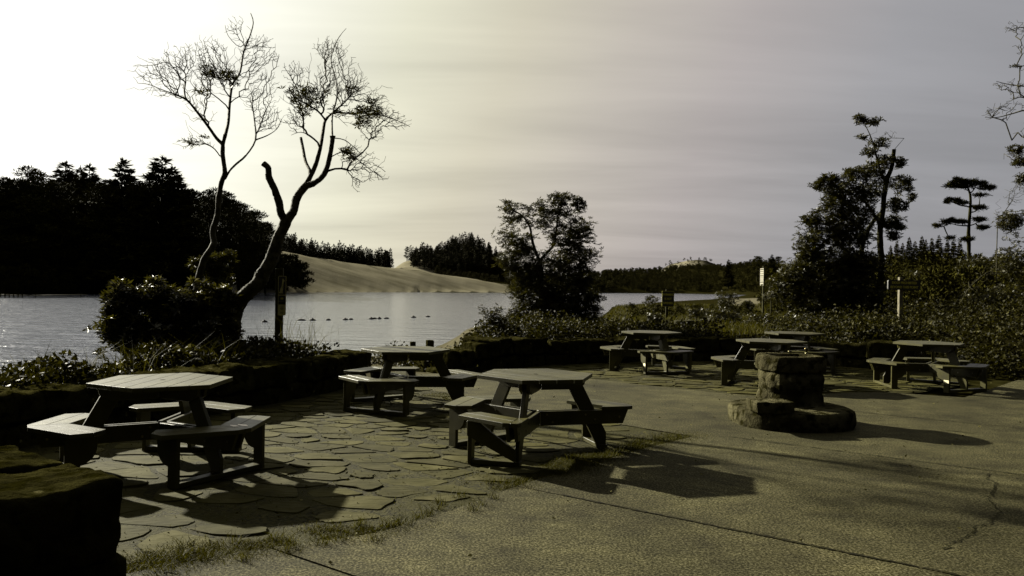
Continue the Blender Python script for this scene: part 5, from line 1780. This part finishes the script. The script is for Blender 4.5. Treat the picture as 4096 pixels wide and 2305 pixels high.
# far woods as masses
def wood(name, label, fn, n, hmin, hmax, seed, style='spruce', r=1.7, per=9, nb=15, needle=1.0, mat='needle_far'):
    rg = np.random.default_rng(seed); VV, FF, off = [], [], 0
    var = [conifer_mesh(200 + seed + j, 10, r, style, nb, per, needle) for j in range(5)]
    Q = fn(rg, n)
    Z = ground(Q[:, 0], Q[:, 1])
    for (x, y), z in zip(Q, Z):
        v, f_ = var[rg.integers(5)]
        s_ = rg.uniform(hmin, hmax) / 10; a = rg.uniform(0, 6.28); c_, n_ = math.cos(a), math.sin(a)
        w = v * s_
        VV.append(np.stack([w[:, 0] * c_ - w[:, 1] * n_ + x, w[:, 0] * n_ + w[:, 1] * c_ + y, w[:, 2] + z - .4], -1)); FF.append(f_ + off); off += len(v)
    tag(mesh_obj(name, np.concatenate(VV), np.concatenate(FF), M[mat]), label, 'wood', kind='stuff')


def pxd(p0, p1, d0, d1, cond=None):
    def f(rg, n):
        out = []
        while len(out) < n:
            px = rg.uniform(p0, p1); d = rg.uniform(d0, d1) if not callable(d0) else rg.uniform(d0(px), d1(px))
            if cond and not cond(px, d, rg): continue
            out.append(((px - 2048) / F * d, d))
        return np.array(out)
    return f


wood('far_wood', 'dark wooded mound beyond the sand dune in the middle', pxd(1640, 2140, 480, 600, lambda p, d, r: r.random() < math.exp(-((p - 1880) / 230) ** 2) + .2), 560, 7, 11, 1)
wood('far_wood', 'line of conifers behind the crest of the sand dune', pxd(1130, 1560, lambda p: np.interp(p, AZ, DC) + 25, lambda p: np.interp(p, AZ, DC) + 90), 260, 6, 10, 2)
wood('far_wood', 'wooded far shore low hills right of the middle tree', pxd(2040, 3100, lambda p: np.interp(p, AZ, DS) + 3, lambda p: np.interp(p, AZ, DC) + 60), 2300, 2.0, 5.5, 3, 'pine', 3.0, 7, 12, 1.1, 'scrub')
wood('far_wood', 'wooded ridge behind the ragged tree and right slope', pxd(3050, 4500, 105, 175, None), 380, 2.2, 4.6, 4, 'pine', 3.0, 7, 12, 1.1, 'scrub')
wood('shore_scrub', 'dark bushes along the left foot of the sand dune', pxd(960, 1310, 236, 285, lambda p, d, r: d > np.interp(p, AZ, DS) - 2 and d < np.interp(p, AZ, DS) + 26 and p < 1310 - max(0, (d - 262)) * 6), 150, 5, 11, 5, 'pine', 3.0, 7, 12, 1.1, 'scrub')
wood('shore_scrub', 'low bushes along the water under the left forest', pxd(-250, 1050, lambda p: np.interp(p, AZ, DS) - .5, lambda p: np.interp(p, AZ, DS) + 8), 190, 2.5, 6, 6, 'pine', 3.0, 7, 12, 1.1, 'scrub')
wood('shore_scrub', 'scrub at the foot of the wooded mound behind the dune', pxd(1740, 2110, 425, 450, None), 60, 3, 5, 7, 'pine', 3.0, 7, 12, 1.1, 'scrub')

wood('dune_scrub', 'tufts of scrub on the pale far dune ridge right of the middle tree', pxd(2520, 2960, 780, 900, None), 150, 1.6, 4, 15, 'pine', 3.4, 7, 9, 1.3, 'scrub')
wood('slope_scrub', 'dark scrub covering the slope on the right under the pine', pxd(3130, 4600, 34, 108, lambda p, d, r: (p - 3000) / 1200 + .25 > r.random() and (p > 3260 or d > 70)), 330, 1.0, 2.6, 8, 'pine', 3.6, 8, 12, 1.0, 'scrub')
wood('spit_scrub', 'low dark scrub on the spit before the far water', pxd(2440, 3180, 48, 118, lambda p, d, r: fbm(np.array([(p - 2048) / F * d]), np.array([d]), .09, 2)[0] > -.02), 110, .7, 1.5, 9, 'pine', 4.2, 8, 10, 1.3, 'scrub')
def around(rg, n):
    out = []
    for i in range(n):
        a = math.radians(160 + 185 * (i + rg.random()) / n); d_ = rg.uniform(15, 30) if math.degrees(a) < 320 else rg.uniform(24, 36)
        out.append((d_ * math.cos(a), d_ * math.sin(a)))
    return np.array(out)


wood('light_screen_wood', 'unseen tall conifers added beside and behind the patio to block sky light', around, 90, 13, 19, 12, 'pine', 3.4, 14, 18, .8, 'needle')  # added out of view to cut sky light on the camera-facing sides
wood('light_screen_thicket', 'unseen undergrowth added below those conifers to block low horizon light', around, 170, 4, 6.5, 13, 'pine', 4.6, 16, 14, 1.2, 'needle')  # added low filler, closes the gaps under the trunks against horizon glow
# ------------------------------------------------------------------ dock, buoys
dk = empty('floating_dock', (at(150, 1160, 150)[0], 150, ZW)); tag(dk, 'long low pale swimming dock in front of the left forest', 'dock')
bm = bmesh.new()
x0 = at(-120, 1160, 140)[0] - dk.location[0]; x1 = at(145, 1160, 136)[0] - dk.location[0]; x2 = at(345, 1160, 150)[0] - dk.location[0]
for (xa, ya, xb, yb) in ((x0, -12, x1, -16), (x1, -16, x2, -1)):
    a = math.atan2(yb - ya, xb - xa); box(bm, ((xa + xb) / 2, (ya + yb) / 2, .42), (math.hypot(xb - xa, yb - ya), 1.6, .12), a)
bmesh.ops.recalc_face_normals(bm, faces=bm.faces)
bm_obj('deck', bm, M['post_grey'], dk)
for i in range(18):
    t_ = i / 17
    xa = x0 + (x2 - x0) * t_
    ya = np.interp(xa, [x0, x1, x2], [-12, -16, -1]) - .86
    bm = bmesh.new(); box(bm, (xa, ya, .1), (.14, .12, 1.3))
    bm_obj('dock_post', bm, M['bark_dark'], dk)

bs = [(1058, 1286, 24), (1205, 1279, 36), (1250, 1279, 26), (1313, 1278, 22), (1381, 1277, 26), (1403, 1276, 22), (1485, 1274, 26), (1497, 1273, 22), (1517, 1273, 20), (1545, 1272, 26), (1654, 1268, 22), (1711, 1265, 22)]
for i, (px, py, w_) in enumerate(bs):
    p = unz(px, py + 3, ZW); d = p[1]; r = w_ * .5 * d / F * .8
    t = empty('buoy', (p[0], d, ZW), rng.uniform(-.3, .3))
    v, q = lathe_rock(0, 0, [(.02, -.12), (r * .7, -.1), (r, .0), (r * .9, .07), (r * .5, .12), (.02, .14)], 12, i, .03, 1.25, .8, 0)
    mesh_obj('float', v, q, M['buoy'], t, True)
    if i % 2 == 0:
        v, q = lathe_rock(0, 0, [(.02, .12), (.07, .13), (.06, .19), (.01, .21)], 8, i, 0)
        mesh_obj('knob', v, q, M['buoy'], t, True)
    names_ = ['leftmost dark swim buoy, beside the forked tree foot', 'long buoy right of the dog sign, first of the line', 'second buoy of the line right of the dog sign', 'small lone buoy, third right of the dog sign',
              'left one of the pair of buoys in mid lake', 'right one of the pair of buoys in mid lake', 'left half of the double buoy in mid lake', 'right half of the double buoy in mid lake',
              'small buoy between the double buoy and its right neighbour', 'buoy with a point on top right of the double buoy', 'left of the two last buoys near the tree reflection', 'last buoy at the right end of the swim line']
    tag(t, names_[i], 'buoy', 'swim line buoys on the lake')


# ------------------------------------------------------------------ signs
def text_mesh(s, size, mat, parent, loc, rot, name='lettering', ext=.002, sx=1.0, align='CENTER'):
    cu = bpy.data.curves.new(name, 'FONT'); cu.body = s; cu.size = size; cu.align_x = align; cu.align_y = 'CENTER'; cu.extrude = ext; cu.offset = size * .012
    o = bpy.data.objects.new(name, cu); COL.objects.link(o)
    bpy.context.view_layer.update()
    me = bpy.data.meshes.new_from_object(o.evaluated_get(bpy.context.evaluated_depsgraph_get()))
    bpy.data.objects.remove(o)
    me.materials.clear(); me.materials.append(mat)
    o = bpy.data.objects.new(name, me); COL.objects.link(o); o.parent = parent; o.location = loc; o.rotation_euler = rot; o.scale = (sx, 1, 1)
    return o


def rrect(w, h, r, n=5):
    P = []
    for cx, cy, a0 in ((w / 2 - r, h / 2 - r, 0), (-w / 2 + r, h / 2 - r, 90), (-w / 2 + r, -h / 2 + r, 180), (w / 2 - r, -h / 2 + r, 270)):
        for k_ in range(n + 1):
            a = math.radians(a0 + 90 * k_ / n); P.append((cx + r * math.cos(a), cy + r * math.sin(a)))
    return P


def panel(name, P, y0, y1, mat, parent, zc=0, xc=0):
    bm = bmesh.new(); prism(bm, [(x + xc, z + zc) for x, z in P], y0, y1, lambda x, z, y: (x, y, z)); bmesh.ops.recalc_face_normals(bm, faces=bm.faces)
    return bm_obj(name, bm, mat, parent)


# dog sign
d = 14.0; p = at(1112, 1392, d)
t = empty('dog_sign', (p[0], d, p[2] - .15), math.radians(4)); tag(t, 'narrow post sign with a white sitting dog on black, beside the forked tree', 'sign')
s_ = d / F
bm = bmesh.new(); box(bm, (0, .05, .75), (.125, .10, 1.42 + .1)); bev(bm, .008, 1); bm_obj('post', bm, M['post'], t)
zt = at(1125, 1104, d)[2] - (p[2] - .15); zbm = at(1125, 1262, d)[2] - (p[2] - .15); zc = (zt + zbm) / 2; hh = zt - zbm; xo = .056
fr_ = panel('panel', rrect(.135, hh, .02), -.008, -.002, M['sign_pale'], t, zc, xo)
panel('picture_field', rrect(.118, hh * .46, .01), -.0105, -.0085, M['sign_dark'], t, zc + hh * .255, xo)
dog = [(-.045, -.135), (-.05, -.12), (-.038, -.105), (-.032, -.06), (-.012, -.02), (-.004, .01), (-.004, .02), (.0, .05), (.002, .085), (.006, .115), (.014, .122), (.022, .11), (.036, .095), (.041, .078), (.036, .07), (.028, .068), (.024, .05), (.022, .02), (.018, -.01), (.02, -.05), (.012, -.09), (.014, -.125), (.02, -.135)]
dog = [(x * 1.0, y * hh / .68) for x, y in dog]
panel('dog_figure', dog, -.0125, -.011, M['sign_pale'], t, zc + hh * .255, xo)
panel('leash', [(-.006, -.01), (.0, -.012), (.044, -.118), (.038, -.12)][::-1], -.014, -.0128, M['sign_dark'], t, zc + hh * .255, xo)
panel('text_field', rrect(.118, hh * .15, .003), -.0105, -.0085, M['sign_dark'], t, zc - hh * .075, xo)
panel('text_field', rrect(.118, hh * .07, .003), -.0105, -.0085, M['post'], t, zc - hh * .19, xo)
for k_, (w_, zz_) in enumerate([(.045, -.06), (.045, -.085), (.05, -.29), (.065, -.325), (.03, -.355), (.06, -.42), (.055, -.445)]):
    panel('text_line', rrect(w_, .007, .001), -.013, -.011, M['sign_text'] if k_ < 2 else M['sign_dark'], t, zc + hh * zz_, xo)

# swimming sign
d = 30.0; p0 = at(2672, 1196, d); zb = g1(p0[0], d)
t = empty('swimming_sign', (p0[0], d, zb), math.radians(-3)); tag(t, 'small dark sign reading swimming is not supervised, on a post', 'sign')
W_ = 46 * d / F; H_ = 60 * d / F; zc = p0[2] - zb
bm = bmesh.new(); box(bm, (-.03, .055, (zc + H_ / 2 + .08) / 2), (.09, .09, zc + H_ / 2 + .08)); bev(bm, .006, 1); bm_obj('post', bm, M['post'], t)
panel('board_edge', rrect(W_ + .02, H_ + .02, .03), -.006, .006, M['sign_text'], t, zc)
panel('board', rrect(W_, H_, .025), -.012, -.0065, M['sign_dark'], t, zc)
for s2, zz_ in (('SWIMMING', .28), ('IS NOT', .0), ('SUPERVISED', -.28)):
    text_mesh(s2, .105, M['sign_text'], t, (0, -.013, zc + zz_ * H_), (math.pi / 2, 0, 0), sx=.78 if len(s2) < 9 else .62)

# dogs prohibited sign
d = 22.0; p0 = at(3616, 1141, d); zb = g1(p0[0], d)
t = empty('dogs_prohibited_sign', (p0[0], d, zb), math.radians(5)); tag(t, 'wide brown wooden sign reading dogs prohibited beyond this point', 'sign')
W_ = 133 * d / F * 1.02; H_ = 39 * d / F; zc = p0[2] - zb
bm = bmesh.new(); box(bm, (-.05, .085, (zc + H_ / 2 + .08) / 2), (.10, .11, zc + H_ / 2 + .08)); bev(bm, .008, 1); bm_obj('post', bm, M['post_grey'], t)
bm = bmesh.new(); prism(bm, [(x, z + zc) for x, z in rrect(W_, H_, .035)], -.02, .028, lambda x, z, y: (x, y, z)); bmesh.ops.recalc_face_normals(bm, faces=bm.faces)
bm_obj('board', bm, M['sign_dark'], t)
text_mesh('DOGS PROHIBITED', .088, M['sign_text'], t, (0, -.022, zc + H_ * .22), (math.pi / 2, 0, 0), sx=.93)
text_mesh('BEYOND THIS POINT', .088, M['sign_text'], t, (0, -.022, zc - H_ * .22), (math.pi / 2, 0, 0), sx=.93)

# tall notice post
d = 46.0; p0 = at(3048, 1108, d); zb = g1(p0[0], d)
t = empty('notice_post', (p0[0], d, zb), math.radians(-72)); tag(t, 'tall thin post with a narrow striped white notice panel by the sandy path', 'sign')
zc = p0[2] - zb; H_ = 68 * d / F
bm = bmesh.new(); box(bm, (.05, .06, (zc + H_ / 2 + .13) / 2), (.09, .09, zc + H_ / 2 + .13)); bm_obj('post', bm, M['post'], t)
panel('panel', rrect(.32, H_, .01), -.012, .01, M['sign_white'], t, zc)
for k_ in range(8):
    panel('text_band', rrect(.29, .034 + .02 * (k_ % 3 == 0), .002), -.0145, -.0125, M['post'], t, zc + H_ * (.43 - k_ * .123))
# small white notice behind the bushes
d = 44.0; p0 = at(3083, 1158, d); zb = g1(p0[0], d)
t = empty('small_notice', (p0[0], d, zb), math.radians(-55)); tag(t, 'little white notice board half hidden in the bush beside the tall notice post', 'sign')
zc = p0[2] - zb
bm = bmesh.new(); box(bm, (.0, .04, (zc + .1) / 2), (.06, .06, zc + .1)); bm_obj('post', bm, M['post'], t)
panel('board', rrect(.30, .24, .01), -.01, .006, M['sign_white'], t, zc)

# tree stump
d = 22.0; p0 = at(2737, 1283, d); zb = g1(p0[0], d); r = 42 * d / F
t = empty('tree_stump', (p0[0], d, zb)); tag(t, 'flat-sawn dark tree stump behind the far table', 'tree stump')
h = max(.2, p0[2] - zb)
v, q = lathe_rock(0, 0, rad([(r * 1.12, -.05), (r * 1.0, h * .4), (r * .97, h), (r * .9, h + .006)]), 26, 4, .02)
mesh_obj('bark', v, q, M['bark_dark'], t, True)
v, q = lathe_rock(0, 0, [(r * .93, h + .004), (r * .5, h + .012), (.004, h + .012)], 26, 4, .0)
mesh_obj('cut_face', v, q, M['post'], t, True)

# twigs on the seat of the second table
c0 = unz(1470, 1471, .43)
for j in range(4):
    a = c0 + np.array([rng.uniform(-.14, .14), rng.uniform(-.03, .12), .006]); b_ = a + np.array([rng.uniform(-.09, .09), rng.uniform(-.05, .05), rng.uniform(.0, .02)])
    sk = Skel(); sk.line([a, (a + b_) / 2 + (0, 0, .006), b_], .0035, .002, -1, 2)
    tag(sk.mesh('twig', M['twig'], None, 4, .002), 'dry twig lying on the back left seat of the second table', 'twig', 'dry twigs on the seat')
